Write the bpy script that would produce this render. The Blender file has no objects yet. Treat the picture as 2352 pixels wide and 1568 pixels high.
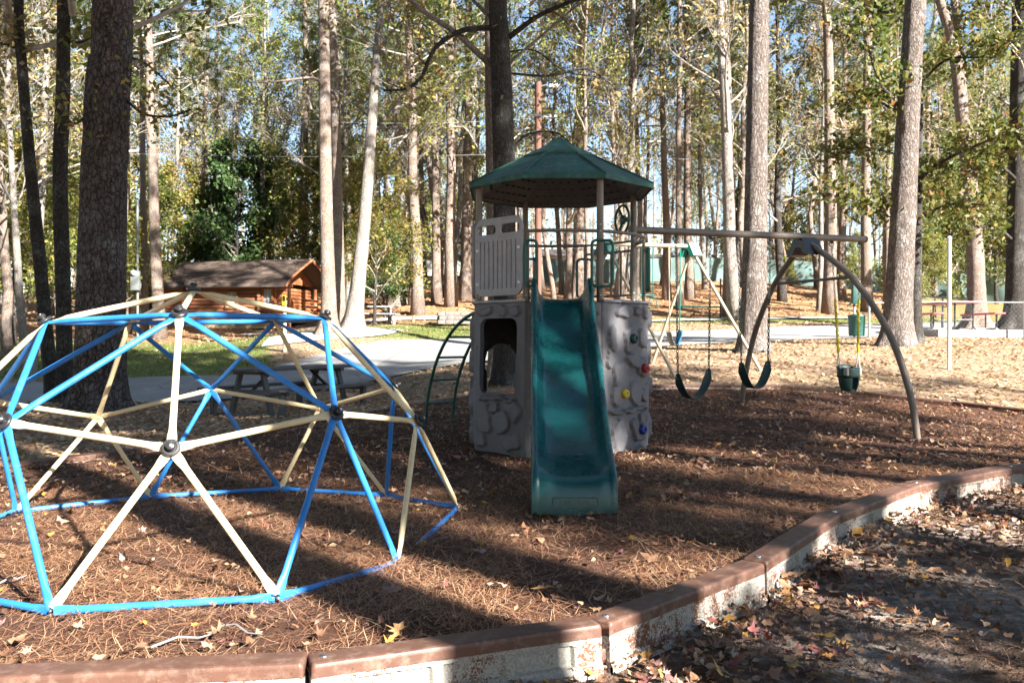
import bpy, bmesh, math, random
import numpy as np
from mathutils import Vector, Matrix, noise as mnoise
random.seed(7); RNG = np.random.default_rng(7)
R_ = math.radians; PI = math.pi
SC = bpy.context.scene
COL = SC.collection

# ------------------------------------------------------------------ camera, sky, sun, exposure
CAM_H = 1.192; FPX = 1972.0            # eye height; focal length in pixels of a 2352 px wide frame
cam = bpy.data.cameras.new('Camera'); camo = bpy.data.objects.new('Camera', cam); COL.objects.link(camo)
camo.location = (0, 0, CAM_H); camo.rotation_euler = (R_(90) - 0.0036, 0, 0)
cam.sensor_width = 36; cam.lens = FPX / 2352 * 36; cam.clip_end = 3000; cam.clip_start = .05
cam.dof.use_dof = True; cam.dof.focus_distance = 5.2; cam.dof.aperture_fstop = 7.0
SC.camera = camo
SUN_H = Vector((.674, -.739, 0)).normalized(); SUN_EL = R_(29)
sun_dir = Vector((SUN_H.x * math.cos(SUN_EL), SUN_H.y * math.cos(SUN_EL), math.sin(SUN_EL)))
W = bpy.data.worlds.new('World'); SC.world = W; W.use_nodes = True
wn = W.node_tree.nodes; wl = W.node_tree.links
sky = wn.new('ShaderNodeTexSky'); sky.sky_type = 'NISHITA'; sky.sun_disc = False
sky.sun_elevation = SUN_EL; sky.sun_rotation = math.atan2(SUN_H.x, SUN_H.y)
sky.air_density = 1.0; sky.dust_density = .3; sky.ozone_density = 1.0
wl.new(sky.outputs[0], wn['Background'].inputs[0]); wn['Background'].inputs[1].default_value = .05
sl = bpy.data.lights.new('Sun', 'SUN'); sl.energy = 5.0; sl.angle = R_(.53); sl.color = (1, .955, .885)
slo = bpy.data.objects.new('Sun', sl); COL.objects.link(slo)
slo.rotation_euler = sun_dir.to_track_quat('Z', 'Y').to_euler(); slo.location = (20, -20, 30)
SC.view_settings.view_transform = 'Standard'; SC.view_settings.look = 'None'
SC.view_settings.exposure = 2.5; SC.view_settings.gamma = 1
SC.cycles.max_bounces = 3; SC.cycles.diffuse_bounces = 1; SC.cycles.glossy_bounces = 2
SC.cycles.transmission_bounces = 2; SC.cycles.transparent_max_bounces = 2; SC.cycles.use_adaptive_sampling = True; SC.cycles.adaptive_threshold = .02
SC.cycles.caustics_reflective = False; SC.cycles.caustics_refractive = False
SC.cycles.use_denoising = True; SC.cycles.sample_clamp_indirect = 6

# ------------------------------------------------------------------ helpers
def pxp(u, v, Y):                       # photograph pixel (2352 wide) at depth Y -> point
    return Vector(((u - 1176) / FPX * Y, Y, CAM_H - (v - 777) / FPX * Y))
def px_x(u, Y): return (u - 1176) / FPX * Y
def V(*a): return Vector(a)

class MB:
    def __init__(s): s.v = []; s.f = []
    def add(s, vs, fs):
        o = len(s.v); s.v += [tuple(p) for p in vs]; s.f += [tuple(i + o for i in f) for f in fs]; return s
    def box(s, c, d, rot=None, bev=0.0):
        c = Vector(c); hx, hy, hz = d[0] / 2, d[1] / 2, d[2] / 2
        if bev <= 0:
            P = [V(x * hx, y * hy, z * hz) for z in (-1, 1) for y in (-1, 1) for x in (-1, 1)]
            F = [(0, 2, 3, 1), (4, 5, 7, 6), (0, 1, 5, 4), (2, 6, 7, 3), (0, 4, 6, 2), (1, 3, 7, 5)]
        else:
            bm = bmesh.new(); bmesh.ops.create_cube(bm, size=1)
            for w in bm.verts: w.co = V(w.co.x * d[0], w.co.y * d[1], w.co.z * d[2])
            bmesh.ops.bevel(bm, geom=bm.edges[:], offset=bev, segments=2, affect='EDGES', profile=.6)
            bm.verts.index_update(); P = [w.co.copy() for w in bm.verts]; F = [[w.index for w in f.verts] for f in bm.faces]; bm.free()
        if rot is not None:
            m = rot if isinstance(rot, Matrix) else Matrix.Rotation(rot, 3, 'Z')
            P = [m @ p for p in P]
        return s.add([p + c for p in P], F)
    def tube(s, pts, rad, n=8, cap=True, closed=False, flat=None):
        pts = [Vector(p) for p in pts]; m = len(pts)
        rad = list(rad) if hasattr(rad, '__len__') else [rad] * m
        V0 = []; prev = None
        for i, p in enumerate(pts):
            if closed: t = pts[(i + 1) % m] - pts[i - 1]
            else: t = pts[min(i + 1, m - 1)] - pts[max(i - 1, 0)]
            t.normalize()
            if prev is None:
                a = flat.cross(t) if flat is not None else (V(0, 0, 1).cross(t) if abs(t.z) < .95 else V(1, 0, 0).cross(t))
                a.normalize()
            else:
                a = prev - t * prev.dot(t); a.normalize()
            prev = a; b = t.cross(a)
            r = rad[i]; ra, rb = r if isinstance(r, tuple) else (r, r)
            for k in range(n):
                th = 2 * PI * k / n
                V0.append(p + a * (math.cos(th) * ra) + b * (math.sin(th) * rb))
        F = []
        for i in range(m if closed else m - 1):
            for k in range(n):
                k2 = (k + 1) % n; j = (i + 1) % m
                F.append((i * n + k, i * n + k2, j * n + k2, j * n + k))
        if cap and not closed:
            F.append(tuple(range(n - 1, -1, -1))); F.append(tuple((m - 1) * n + k for k in range(n)))
        return s.add(V0, F)
    def lathe(s, c, axis, prof, n=16):    # prof: list of (r, h) along axis
        c = Vector(c); axis = Vector(axis).normalized()
        a = axis.orthogonal().normalized(); b = axis.cross(a)
        V0 = []
        for r, h in prof:
            for k in range(n):
                th = 2 * PI * k / n; V0.append(c + axis * h + a * (r * math.cos(th)) + b * (r * math.sin(th)))
        F = [(i * n + k, i * n + (k + 1) % n, (i + 1) * n + (k + 1) % n, (i + 1) * n + k) for i in range(len(prof) - 1) for k in range(n)]
        F.append(tuple(range(n - 1, -1, -1))); F.append(tuple((len(prof) - 1) * n + k for k in range(n)))
        return s.add(V0, F)
    def grid(s, nx, ny, fn):
        vs = [fn(i / nx, j / ny) for j in range(ny + 1) for i in range(nx + 1)]
        return s.add(vs, [(j * (nx + 1) + i, j * (nx + 1) + i + 1, (j + 1) * (nx + 1) + i + 1, (j + 1) * (nx + 1) + i) for j in range(ny) for i in range(nx)])
    def prism(s, poly, off):              # poly: list of points (planar), extruded by off
        off = Vector(off); n = len(poly); P = [Vector(p) for p in poly]
        return s.add(P + [p + off for p in P], [tuple(range(n - 1, -1, -1)), tuple(range(n, 2 * n))] + [(i, (i + 1) % n, n + (i + 1) % n, n + i) for i in range(n)])

def worldloc(o):
    p = Vector((0, 0, 0))
    while o is not None: p += o.location; o = o.parent
    return p
def mesh_of(name, mb, smooth=True, ang=40):
    me = bpy.data.meshes.new(name); me.from_pydata(mb.v, [], mb.f)
    if smooth:
        me.polygons.foreach_set('use_smooth', [True] * len(me.polygons))
        try: me.set_sharp_from_angle(angle=R_(ang))
        except Exception: pass
    me.update(); return me
def link(name, me, m=None, parent=None):
    o = bpy.data.objects.new(name, me); COL.objects.link(o)
    if m is not None and not me.materials: me.materials.append(m)
    if parent is not None: o.parent = parent
    return o
def obj(name, mb, m, parent=None, smooth=True, ang=40):   # mb in world coordinates
    if parent is not None:
        L = worldloc(parent); mb.v = [(p[0] - L.x, p[1] - L.y, p[2] - L.z) for p in mb.v]
    return link(name, mesh_of(name, mb, smooth, ang), m, parent)
def npmesh(name, verts, faces_n, m, parent=None, smooth=False):
    """verts (N,3); all faces have faces_n corners in running order"""
    verts = np.asarray(verts, dtype=np.float32); nv = len(verts); nf = nv // faces_n
    me = bpy.data.meshes.new(name); me.vertices.add(nv); me.vertices.foreach_set('co', verts.ravel())
    me.loops.add(nv); me.loops.foreach_set('vertex_index', np.arange(nv, dtype=np.int32))
    me.polygons.add(nf); me.polygons.foreach_set('loop_start', np.arange(nf, dtype=np.int32) * faces_n)
    me.update(calc_edges=True)
    if smooth: me.polygons.foreach_set('use_smooth', [True] * nf)
    return link(name, me, m, parent)
def tag(o, label=None, cat=None, group=None, kind=None):
    if label: o['label'] = label
    if cat: o['category'] = cat
    if group: o['group'] = group
    if kind: o['kind'] = kind
    return o
def thing(name, label, cat, loc=(0, 0, 0), group=None):
    o = bpy.data.objects.new(name, None); COL.objects.link(o); o.location = loc; o.empty_display_size = .2
    return tag(o, label, cat, group)
def copy_tree(o, parent=None):
    c = o.copy(); COL.objects.link(c)
    if parent is not None: c.parent = parent
    for ch in [x for x in KIDS.get(o.name, [])]: copy_tree(ch, c)
    return c
KIDS = {}
def note_kids(o):
    KIDS[o.name] = list(o.children)
    for c in o.children: note_kids(c)

# ------------------------------------------------------------------ materials
def nodes_of(name):
    m = bpy.data.materials.new(name); m.use_nodes = True
    nt = m.node_tree; return m, nt, nt.nodes['Principled BSDF'], nt.nodes['Material Output']
def N(nt, t, **kw):
    n = nt.nodes.new(t)
    for k, v in kw.items(): setattr(n, k, v)
    return n
def coords(nt, scale=(1, 1, 1), kind='Object'):
    tc = N(nt, 'ShaderNodeTexCoord'); mp = N(nt, 'ShaderNodeMapping'); mp.inputs['Scale'].default_value = scale
    nt.links.new(tc.outputs[kind], mp.inputs[0]); return mp.outputs[0]
def noise_n(nt, vec, scale, detail=4, rough=.55, dist=0):
    n = N(nt, 'ShaderNodeTexNoise'); n.inputs['Scale'].default_value = scale; n.inputs['Detail'].default_value = min(detail, 4)
    n.inputs['Roughness'].default_value = rough; n.inputs['Distortion'].default_value = dist
    nt.links.new(vec, n.inputs['Vector']); return n.outputs['Fac']
def ramp(nt, fac, stops, interp='LINEAR'):
    r = N(nt, 'ShaderNodeValToRGB'); e = r.color_ramp.elements; r.color_ramp.interpolation = interp
    while len(e) < len(stops): e.new(.5)
    for el, (p, c) in zip(e, stops): el.position = p; el.color = (*c, 1)
    nt.links.new(fac, r.inputs[0]); return r.outputs[0]
def mixc(nt, fac, a, b, mode='MIX'):
    n = N(nt, 'ShaderNodeMix'); n.data_type = 'RGBA'; n.blend_type = mode
    for s, x in ((0, fac), (6, a), (7, b)):
        if hasattr(x, 'links') or hasattr(x, 'is_linked'): nt.links.new(x, n.inputs[s])
        elif s == 0: n.inputs[0].default_value = x
        else: n.inputs[s].default_value = (*x, 1)
    return n.outputs[2]
def bump(nt, bsdf, h, strength=.3, dist=.01):
    b = N(nt, 'ShaderNodeBump'); b.inputs['Strength'].default_value = strength; b.inputs['Distance'].default_value = dist
    nt.links.new(h, b.inputs['Height']); nt.links.new(b.outputs[0], bsdf.inputs['Normal'])
def mat(name, c, rough=.5, var=.12, scale=6, bumps=.0, bscale=60, metal=0, spec=.5, dirt=None, dirt_amt=.5, sc=(1, 1, 1)):
    m, nt, b, out = nodes_of(name)
    v = coords(nt, sc); f = noise_n(nt, v, scale, 5, .6)
    lo = tuple(x * (1 - var) for x in c); hi = tuple(min(1, x * (1 + var)) for x in c)
    col = ramp(nt, f, [(.3, lo), (.7, hi)])
    if dirt:
        g = noise_n(nt, v, scale * 3.1, 6, .7); gg = ramp(nt, g, [(.55 - .1 * dirt_amt, (0, 0, 0)), (.75, (dirt_amt,) * 3)])
        col = mixc(nt, gg, col, dirt)
    nt.links.new(col, b.inputs['Base Color'])
    rr = noise_n(nt, v, scale * 2, 4, .6)
    mr = N(nt, 'ShaderNodeMapRange'); mr.inputs[3].default_value = max(.05, rough - .1); mr.inputs[4].default_value = min(1, rough + .12)
    nt.links.new(rr, mr.inputs[0]); nt.links.new(mr.outputs[0], b.inputs['Roughness'])
    b.inputs['Metallic'].default_value = metal; b.inputs['Specular IOR Level'].default_value = spec
    if bumps: bump(nt, b, noise_n(nt, v, bscale, 4, .6), bumps, .004)
    return m
def leafmat(name, stops, trans=.35, rough=.5, big=None):
    m, nt, b, out = nodes_of(name)
    g = N(nt, 'ShaderNodeNewGeometry'); col = ramp(nt, g.outputs['Random Per Island'], stops)
    if big:
        oi = N(nt, 'ShaderNodeObjectInfo'); hs = N(nt, 'ShaderNodeHueSaturation')
        mr = N(nt, 'ShaderNodeMapRange'); mr.inputs[3].default_value = .5 - big; mr.inputs[4].default_value = .5 + big * .6
        nt.links.new(oi.outputs['Random'], mr.inputs[0]); nt.links.new(mr.outputs[0], hs.inputs['Hue']); nt.links.new(col, hs.inputs['Color']); col = hs.outputs[0]
    nt.links.new(col, b.inputs['Base Color']); b.inputs['Roughness'].default_value = rough
    b.inputs['Specular IOR Level'].default_value = .35
    t = N(nt, 'ShaderNodeBsdfTranslucent'); nt.links.new(col, t.inputs[0])
    mx = N(nt, 'ShaderNodeMixShader'); mx.inputs[0].default_value = trans
    nt.links.new(b.outputs[0], mx.inputs[1]); nt.links.new(t.outputs[0], mx.inputs[2]); nt.links.new(mx.outputs[0], out.inputs[0])
    return m
def barkmat(name, furrow, plate, pale, vs=(9, 9, 2.6), lichen=.45, bstr=.8):
    m, nt, b, out = nodes_of(name)
    v = coords(nt, (1, 1, 1)); ds = N(nt, 'ShaderNodeTexNoise'); ds.inputs['Scale'].default_value = 9; ds.inputs['Detail'].default_value = 3
    nt.links.new(v, ds.inputs['Vector'])
    ad = N(nt, 'ShaderNodeMix'); ad.data_type = 'RGBA'; ad.blend_type = 'LINEAR_LIGHT'; ad.inputs[0].default_value = .055
    nt.links.new(v, ad.inputs[6]); nt.links.new(ds.outputs['Color'], ad.inputs[7])
    mp = N(nt, 'ShaderNodeMapping'); mp.inputs['Scale'].default_value = vs; nt.links.new(ad.outputs[2], mp.inputs[0])
    vo = N(nt, 'ShaderNodeTexVoronoi'); vo.feature = 'DISTANCE_TO_EDGE'; vo.inputs['Scale'].default_value = 1.6
    nt.links.new(mp.outputs[0], vo.inputs['Vector'])
    vc = N(nt, 'ShaderNodeTexVoronoi'); vc.inputs['Scale'].default_value = 1.6; nt.links.new(mp.outputs[0], vc.inputs['Vector'])
    fine = noise_n(nt, coords(nt, (38, 38, 9)), 1, 6, .75); grain = noise_n(nt, v, 60, 4, .7)
    jt = N(nt, 'ShaderNodeMath'); jt.operation = 'MULTIPLY_ADD'; jt.inputs[1].default_value = .3; nt.links.new(fine, jt.inputs[0]); nt.links.new(vo.outputs['Distance'], jt.inputs[2])
    e = ramp(nt, jt.outputs[0], [(.12, (0, 0, 0)), (.34, (1, 1, 1))])
    v2 = N(nt, 'ShaderNodeTexVoronoi'); v2.feature = 'DISTANCE_TO_EDGE'; v2.inputs['Scale'].default_value = 3.1; nt.links.new(mp.outputs[0], v2.inputs['Vector'])
    e2 = ramp(nt, v2.outputs['Distance'], [(0, (.35,) * 3), (.12, (1, 1, 1))])
    gate = ramp(nt, noise_n(nt, coords(nt, (5, 5, 2.5)), 1, 3, .6), [(.4, (0, 0, 0)), (.6, (1, 1, 1))])
    e = mixc(nt, gate, e, mixc(nt, .25, e, (1, 1, 1))); e = mixc(nt, 1.0, e, e2, 'MULTIPLY')
    pc = ramp(nt, fine, [(.3, tuple(x * .65 for x in plate)), (.7, tuple(min(1, x * 1.3) for x in plate))])
    pv = N(nt, 'ShaderNodeSeparateColor'); nt.links.new(vc.outputs['Color'], pv.inputs[0])
    pc = mixc(nt, ramp(nt, pv.outputs[0], [(0, (0, 0, 0)), (1, (.45,) * 3)]), pc, tuple(x * .55 for x in plate))
    lc = ramp(nt, noise_n(nt, v, 2.2, 6, .75), [(.5, (0, 0, 0)), (.68, (lichen,) * 3)])
    pc = mixc(nt, lc, pc, pale); col = mixc(nt, e, furrow, pc)
    nt.links.new(col, b.inputs['Base Color']); b.inputs['Roughness'].default_value = .9; b.inputs['Specular IOR Level'].default_value = .2
    h = N(nt, 'ShaderNodeMath'); h.operation = 'MULTIPLY_ADD'; h.inputs[1].default_value = .3
    nt.links.new(grain, h.inputs[0]); nt.links.new(e, h.inputs[2]); bump(nt, b, h.outputs[0], bstr, .02)
    return m
M = {}
M['blue'] = mat('blue_paint', (.022, .18, .52), .38, .14, 4, .05, 90, spec=.45, dirt=(.16, .24, .32), dirt_amt=.3)
M['tan'] = mat('tan_paint', (.66, .54, .32), .4, .12, 4, .05, 90, spec=.4, dirt=(.4, .3, .18), dirt_amt=.4)
M['black'] = mat('black_plastic', (.022, .022, .024), .35, .2, 10, .05)
M['steel'] = mat('steel', (.55, .55, .56), .3, .1, 20, metal=1)
M['bronze'] = mat('bronze_tube', (.17, .135, .105), .42, .12, 5, .06, 120, spec=.5, dirt=(.32, .28, .23), dirt_amt=.25)
M['greyplast'] = mat('grey_plastic', (.34, .33, .345), .6, .1, 7, .15, 160, spec=.3, dirt=(.15, .12, .1), dirt_amt=.35)
M['stoneplast'] = mat('stone_plastic', (.16, .155, .165), .62, .12, 5, .2, 120, spec=.3, dirt=(.11, .09, .08), dirt_amt=.4)
M['slide'] = mat('green_slide', (.004, .062, .064), .27, .25, 3.2, .03, 40, spec=.5, dirt=(.02, .085, .11), dirt_amt=.55)
M['roof'] = mat('green_roof', (.022, .085, .066), .6, .3, 5, .3, 60, spec=.3, dirt=(.14, .16, .13), dirt_amt=.7)
M['roofunder'] = mat('roof_underside', (.13, .115, .095), .7, .1, 8)
M['green'] = mat('green_steel', (.006, .08, .06), .35, .15, 8, spec=.5)
M['rubber'] = mat('green_rubber', (.008, .04, .036), .5, .2, 9, .1)
M['chain'] = mat('chain_metal', (.35, .33, .3), .4, .2, 30, metal=.8)
M['yellow'] = mat('yellow_sleeve', (.75, .62, .02), .45, .1, 12)
M['teal'] = mat('teal_bracket', (.008, .15, .11), .4, .1, 8)
M['beigetube'] = mat('beige_tube', (.36, .31, .22), .45, .1, 6, dirt=(.35, .28, .2), dirt_amt=.35)
M['bluebelt'] = mat('blue_belt', (.05, .25, .5), .5); M['beigebelt'] = mat('beige_belt', (.35, .33, .27), .5)
M['red'] = mat('red_hold', (.3, .012, .015), .45); M['yell'] = mat('yellow_hold', (.42, .3, .02), .45)
M['bluehold'] = mat('blue_hold', (.012, .03, .22), .45); M['darkhold'] = mat('dark_hold', (.01, .045, .05), .45)
M['woodgrey'] = mat('weathered_planks', (.21, .2, .195), .75, .25, 4, .4, 60, sc=(1, 6, 6), dirt=(.1, .085, .07), dirt_amt=.4)
M['plankdark'] = mat('dark_planks', (.075, .073, .075), .7, .2, 4, .3, 60, dirt=(.08, .07, .06), dirt_amt=.4)
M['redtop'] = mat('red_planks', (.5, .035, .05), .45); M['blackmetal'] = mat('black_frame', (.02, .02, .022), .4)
M['greymetal'] = mat('grey_metal', (.13, .14, .14), .5)
M['galv'] = mat('galvanised', (.2, .21, .21), .6, .1, 12); M['white'] = mat('white_paint', (.62, .63, .63), .5, .05)
M['pole'] = mat('utility_pole_wood', (.13, .06, .042), .85, .3, 4, .4, 30, sc=(6, 6, .6))
M['binred'] = mat('post_red', (.42, .16, .09), .7)
M['dkgreen'] = mat('dark_green_metal', (.012, .06, .05), .45)
M['conc'] = mat('pad_concrete', (.3, .29, .275), .85, .15, 3, .2, 40)
M['block'] = mat('block_stone', (.16, .14, .125), .85, .25, 6, .4, 40)
M['log'] = mat('log_stain', (.25, .105, .055), .6, .22, 5, .3, 30, sc=(.6, 6, 6))
M['orange'] = mat('porch_orange', (.32, .12, .05), .6, .18, 5, .2, 30)
M['lattice'] = mat('lattice_tan', (.5, .36, .19), .7)
M['shingle'] = leafmat('shingle_brown', [(0, (.055, .038, .03)), (.5, (.09, .063, .05)), (1, (.13, .095, .075))], 0, .9)
M['glass'] = mat('window_glass', (.35, .4, .42), .08, .1, 4, spec=.8)
M['greenscreen'] = mat('screen_mesh', (.13, .2, .19), .9, .2, .6, .2, 20, dirt=(.2, .28, .27), dirt_amt=.5)
M['wallwhite'] = mat('white_siding', (.8, .78, .74), .7, .05); M['darkroof'] = mat('dark_roof', (.07, .055, .05), .8)
M['wire'] = mat('wire', (.3, .31, .3), .5); M['yelsign'] = mat('yellow_sign', (.7, .55, .03), .5)
M['beigepost'] = mat('beige_post', (.52, .42, .27), .7)
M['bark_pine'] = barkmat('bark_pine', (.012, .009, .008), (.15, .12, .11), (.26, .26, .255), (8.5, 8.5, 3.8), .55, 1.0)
M['bark_brown'] = barkmat('bark_brown', (.09, .06, .045), (.3, .235, .19), (.42, .41, .4), (20, 20, 5), .7, .6)  # mid brown bark tone, shared by pines and hardwoods
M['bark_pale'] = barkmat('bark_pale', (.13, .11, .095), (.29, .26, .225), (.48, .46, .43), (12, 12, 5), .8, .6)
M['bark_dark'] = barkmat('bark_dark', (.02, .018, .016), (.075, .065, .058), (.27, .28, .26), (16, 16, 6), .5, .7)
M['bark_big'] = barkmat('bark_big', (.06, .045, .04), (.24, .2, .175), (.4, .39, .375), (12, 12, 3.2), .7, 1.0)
M['twig'] = mat('twig_bark', (.33, .285, .24), .85, .3, 9)
YG = [(0, (.07, .1, .02)), (.3, (.15, .185, .035)), (.65, (.26, .265, .06)), (.92, (.36, .3, .08)), (1, (.38, .2, .05))]
M['leaf_yg'] = leafmat('leaf_yellowgreen', YG, .45, .5, .03)
M['leaf_olive'] = leafmat('leaf_olive', [(0, (.04, .06, .012)), (.5, (.1, .125, .025)), (.88, (.2, .19, .045)), (1, (.28, .15, .04))], .45, .5, .03)
M['leaf_tan'] = leafmat('leaf_tan', [(0, (.17, .14, .06)), (.5, (.3, .25, .12)), (.85, (.36, .27, .11)), (1, (.4, .2, .07))], .4, .6, .02)
M['needle'] = leafmat('pine_needles', [(0, (.03, .06, .015)), (.6, (.075, .115, .025)), (1, (.17, .16, .04))], .3, .5, .02)
M['magnolia'] = leafmat('magnolia_leaf', [(0, (.014, .04, .012)), (.6, (.035, .075, .018)), (1, (.09, .12, .03))], .2, .55)
M['litter'] = leafmat('fallen_leaves', [(0, (.1, .05, .03)), (.25, (.22, .115, .065)), (.5, (.34, .2, .115)), (.72, (.4, .27, .17)), (.84, (.26, .19, .17)), (.93, (.2, .055, .06)), (1, (.48, .27, .05))], .15, .6)
M['litter_pale'] = leafmat('fallen_leaves_lawn', [(0, (.26, .14, .07)), (.4, (.42, .28, .18)), (.75, (.5, .38, .26)), (.93, (.5, .32, .1)), (1, (.32, .08, .07))], .15, .6)
M['straw'] = leafmat('pine_straw', [(0, (.07, .032, .02)), (.35, (.22, .098, .054)), (.7, (.42, .215, .115)), (1, (.6, .4, .24))], .1, .55)
M['grass'] = leafmat('grass_blades', [(0, (.06, .1, .02)), (.6, (.12, .16, .035)), (1, (.26, .24, .08))], .35, .5)
M['weed'] = leafmat('weed_leaf', [(0, (.05, .14, .02)), (1, (.15, .28, .05))], .3, .4)

# ------------------------------------------------------------------ terrain
_cp = [(-3, 4, 0), (-1.9, 5.2, 0), (-.5, 6.5, 0), (-1, 3.3, 0), (.34, 3.46, 0), (1.25, 4.29, .03), (1.95, 5.24, .07), (2.82, 6.06, .11), (3.85, 6.69, .14),
       (5.5, 7.5, .18), (.42, 5.6, .02), (.49, 8.1, .09), (.49, 9.8, .14), (-.9, 10.7, .2), (4.2, 8.9, .147), (3.12, 11.6, .28), (0, 0, 0), (-4, 0, 0), (4, 0, .05),
       (7, 3, .12), (-6, 4, 0), (0, -12, -.1), (-25, -12, -.4), (25, -12, .3), (-4.6, 7.7, 0), (-3.12, 10, .05), (-1.7, 12.2, .18), (-4, 13.1, -.02), (-3, 15.5, .02), (-2, 4.4, 0), (-3.3, 6, 0),
       (-25, 15, -.2), (25, 15, .9), (-60, 40, 1.5), (60, 40, 2.8), (-60, 100, 6), (60, 100, 6), (0, 100, 6.2), (0, 200, 7), (-150, 200, 7), (150, 200, 7), (-150, -60, -1), (150, -60, 1)]
_cpp = [(228, 940, 13.6), (120, 925, 15), (290, 925, 15.8), (0, 930, 15.5), (300, 868, 22), (560, 848, 22), (0, 880, 20), (400, 800, 30), (400, 770, 36), (100, 790, 30),
        (550, 752, 40), (300, 748, 40), (700, 752, 40), (1000, 860, 17), (1000, 785, 25), (900, 760, 29), (870, 747, 32), (815, 752, 27.5), (960, 722, 36), (915, 700, 40), (1000, 640, 52), (600, 655, 60),
        (1500, 892, 13.2), (1900, 900, 12.8), (2352, 955, 11), (1752, 853, 14.6), (1497, 833, 16), (1735, 808, 17.5), (2075, 795, 18), (2180, 850, 14.5), (1700, 787, 21), (2000, 778, 22),
        (1700, 745, 30), (1500, 748, 30), (1700, 690, 40), (1700, 650, 50), (1300, 690, 42), (1300, 655, 52), (2200, 772, 24), (2245, 765, 26), (2330, 765, 26), (2200, 720, 38), (2250, 690, 50), (1160, 885, 14)]
for u, v, Y in _cpp:
    p = pxp(u, v, Y); _cp.append((p.x, p.y, p.z))
_C = np.array(_cp); _S = 10.0
def _phi(r): r = np.maximum(r, 1e-9); return r * r * np.log(r)
_n = len(_C); _A = np.zeros((_n + 3, _n + 3)); _d = np.linalg.norm(_C[:, None, :2] - _C[None, :, :2], axis=2) / _S
_A[:_n, :_n] = _phi(_d) + np.eye(_n) * .004; _A[:_n, _n] = 1; _A[:_n, _n + 1:] = _C[:, :2] / _S; _A[_n:, :_n] = _A[:_n, _n:].T
_w = np.linalg.solve(_A, np.concatenate([_C[:, 2], np.zeros(3)]))
def GA(x, y):
    x = np.asarray(x, float); y = np.asarray(y, float); sh = x.shape; x = x.ravel(); y = y.ravel(); out = np.zeros(len(x))
    for i in range(0, len(x), 20000):
        xs = x[i:i + 20000]; ys = y[i:i + 20000]
        r = np.sqrt((xs[:, None] - _C[None, :, 0]) ** 2 + (ys[:, None] - _C[None, :, 1]) ** 2) / _S
        out[i:i + 20000] = _phi(r) @ _w[:_n] + _w[_n] + _w[_n + 1] * xs / _S + _w[_n + 2] * ys / _S
    far = np.clip((np.hypot(x, y - 20) - 140) / 100, 0, 1); out = out * (1 - far) + 6.5 * far
    return out.reshape(sh)
def G(x, y): return float(GA(np.array([x]), np.array([y]))[0])
def at(u, Y, dz=0): x = px_x(u, Y); return V(x, Y, G(x, Y) + dz)

# mulch bed outline: joints of the plastic border
FRONT = [(-4.15, 3.75), (-3.07, 3.2), (-1.91, 2.93), (-.724, 3.06), (.344, 3.46), (1.212, 4.29), (1.945, 5.24), (2.818, 6.06), (3.843, 6.69), (5.0, 7.05), (6.1, 7.5)]
LEFTB = [(-4.6, 7.75), (-3.9, 8.75), (-3.12, 10.0), (-2.4, 11.15), (-1.7, 12.2), (-.63, 12.75)]
BACKB = [(-.63, 12.75), (.55, 13.0), (1.75, 13.15), (2.95, 13.2), (4.15, 13.05), (5.2, 12.5), (6.1, 11.75), (6.85, 10.85), (7.35, 9.8), (7.3, 8.6), (6.1, 7.5)]
LEFTC = [(-4.15, 3.75), (-4.95, 4.65), (-5.25, 5.8), (-5.1, 6.85), (-4.6, 7.75)]
BED = FRONT + BACKB[::-1][1:] + LEFTB[::-1][1:] + LEFTC[::-1][1:-1]
_B = np.array(BED)
def in_bed(x, y):
    x = np.asarray(x); y = np.asarray(y); c = np.zeros(x.shape, bool)
    for i in range(len(_B)):
        x0, y0 = _B[i]; x1, y1 = _B[(i + 1) % len(_B)]
        hit = ((y0 > y) != (y1 > y)) & (x < (x1 - x0) * (y - y0) / (y1 - y0 + 1e-12) + x0); c ^= hit
    return c
def seg_dist(x, y, poly):
    x = np.asarray(x, float); y = np.asarray(y, float); d = np.full(x.shape, 1e9)
    for (x0, y0), (x1, y1) in zip(poly[:-1], poly[1:]):
        L = (x1 - x0) ** 2 + (y1 - y0) ** 2; t = np.clip(((x - x0) * (x1 - x0) + (y - y0) * (y1 - y0)) / L, 0, 1)
        d = np.minimum(d, np.hypot(x - x0 - t * (x1 - x0), y - y0 - t * (y1 - y0)))
    return d
_FX = np.array([-60, -4.15, -3.07, -1.91, -.724, .344, 1.212, 1.945, 2.818, 3.843, 5, 6.1, 60]); _FY = np.array([3.75, 3.75, 3.2, 2.93, 3.06, 3.46, 4.29, 5.24, 6.06, 6.69, 7.05, 7.5, 7.5])
def GO(x, y):                            # ground sheet height: sunk under the mulch bed and on the camera side of the border
    x = np.asarray(x, float); y = np.asarray(y, float); z = GA(x, y); b = in_bed(x, y)
    front = (y < np.interp(x, _FX, _FY)) & ~b
    fade = np.clip((x - 6) / 8, 0, 1)
    return z - np.where(b, .14, np.where(front, .15 * (1 - fade), 0))
def graded(lo, hi, f0, f1, fine, g=1.16, cap=30):
    mid = list(np.arange(f0, f1, fine)); a = []; s = fine; p = f1
    while p < hi: a.append(p); s = min(s * g, cap); p += s
    a.append(hi); bb = []; s = fine; p = f0
    while p > lo: s = min(s * g, cap); p -= s; bb.append(max(p, lo))
    return np.array(bb[::-1] + mid + a)
def smooth01(a, b, x): t = np.clip((x - a) / (b - a), 0, 1); return t * t * (3 - 2 * t)

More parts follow.
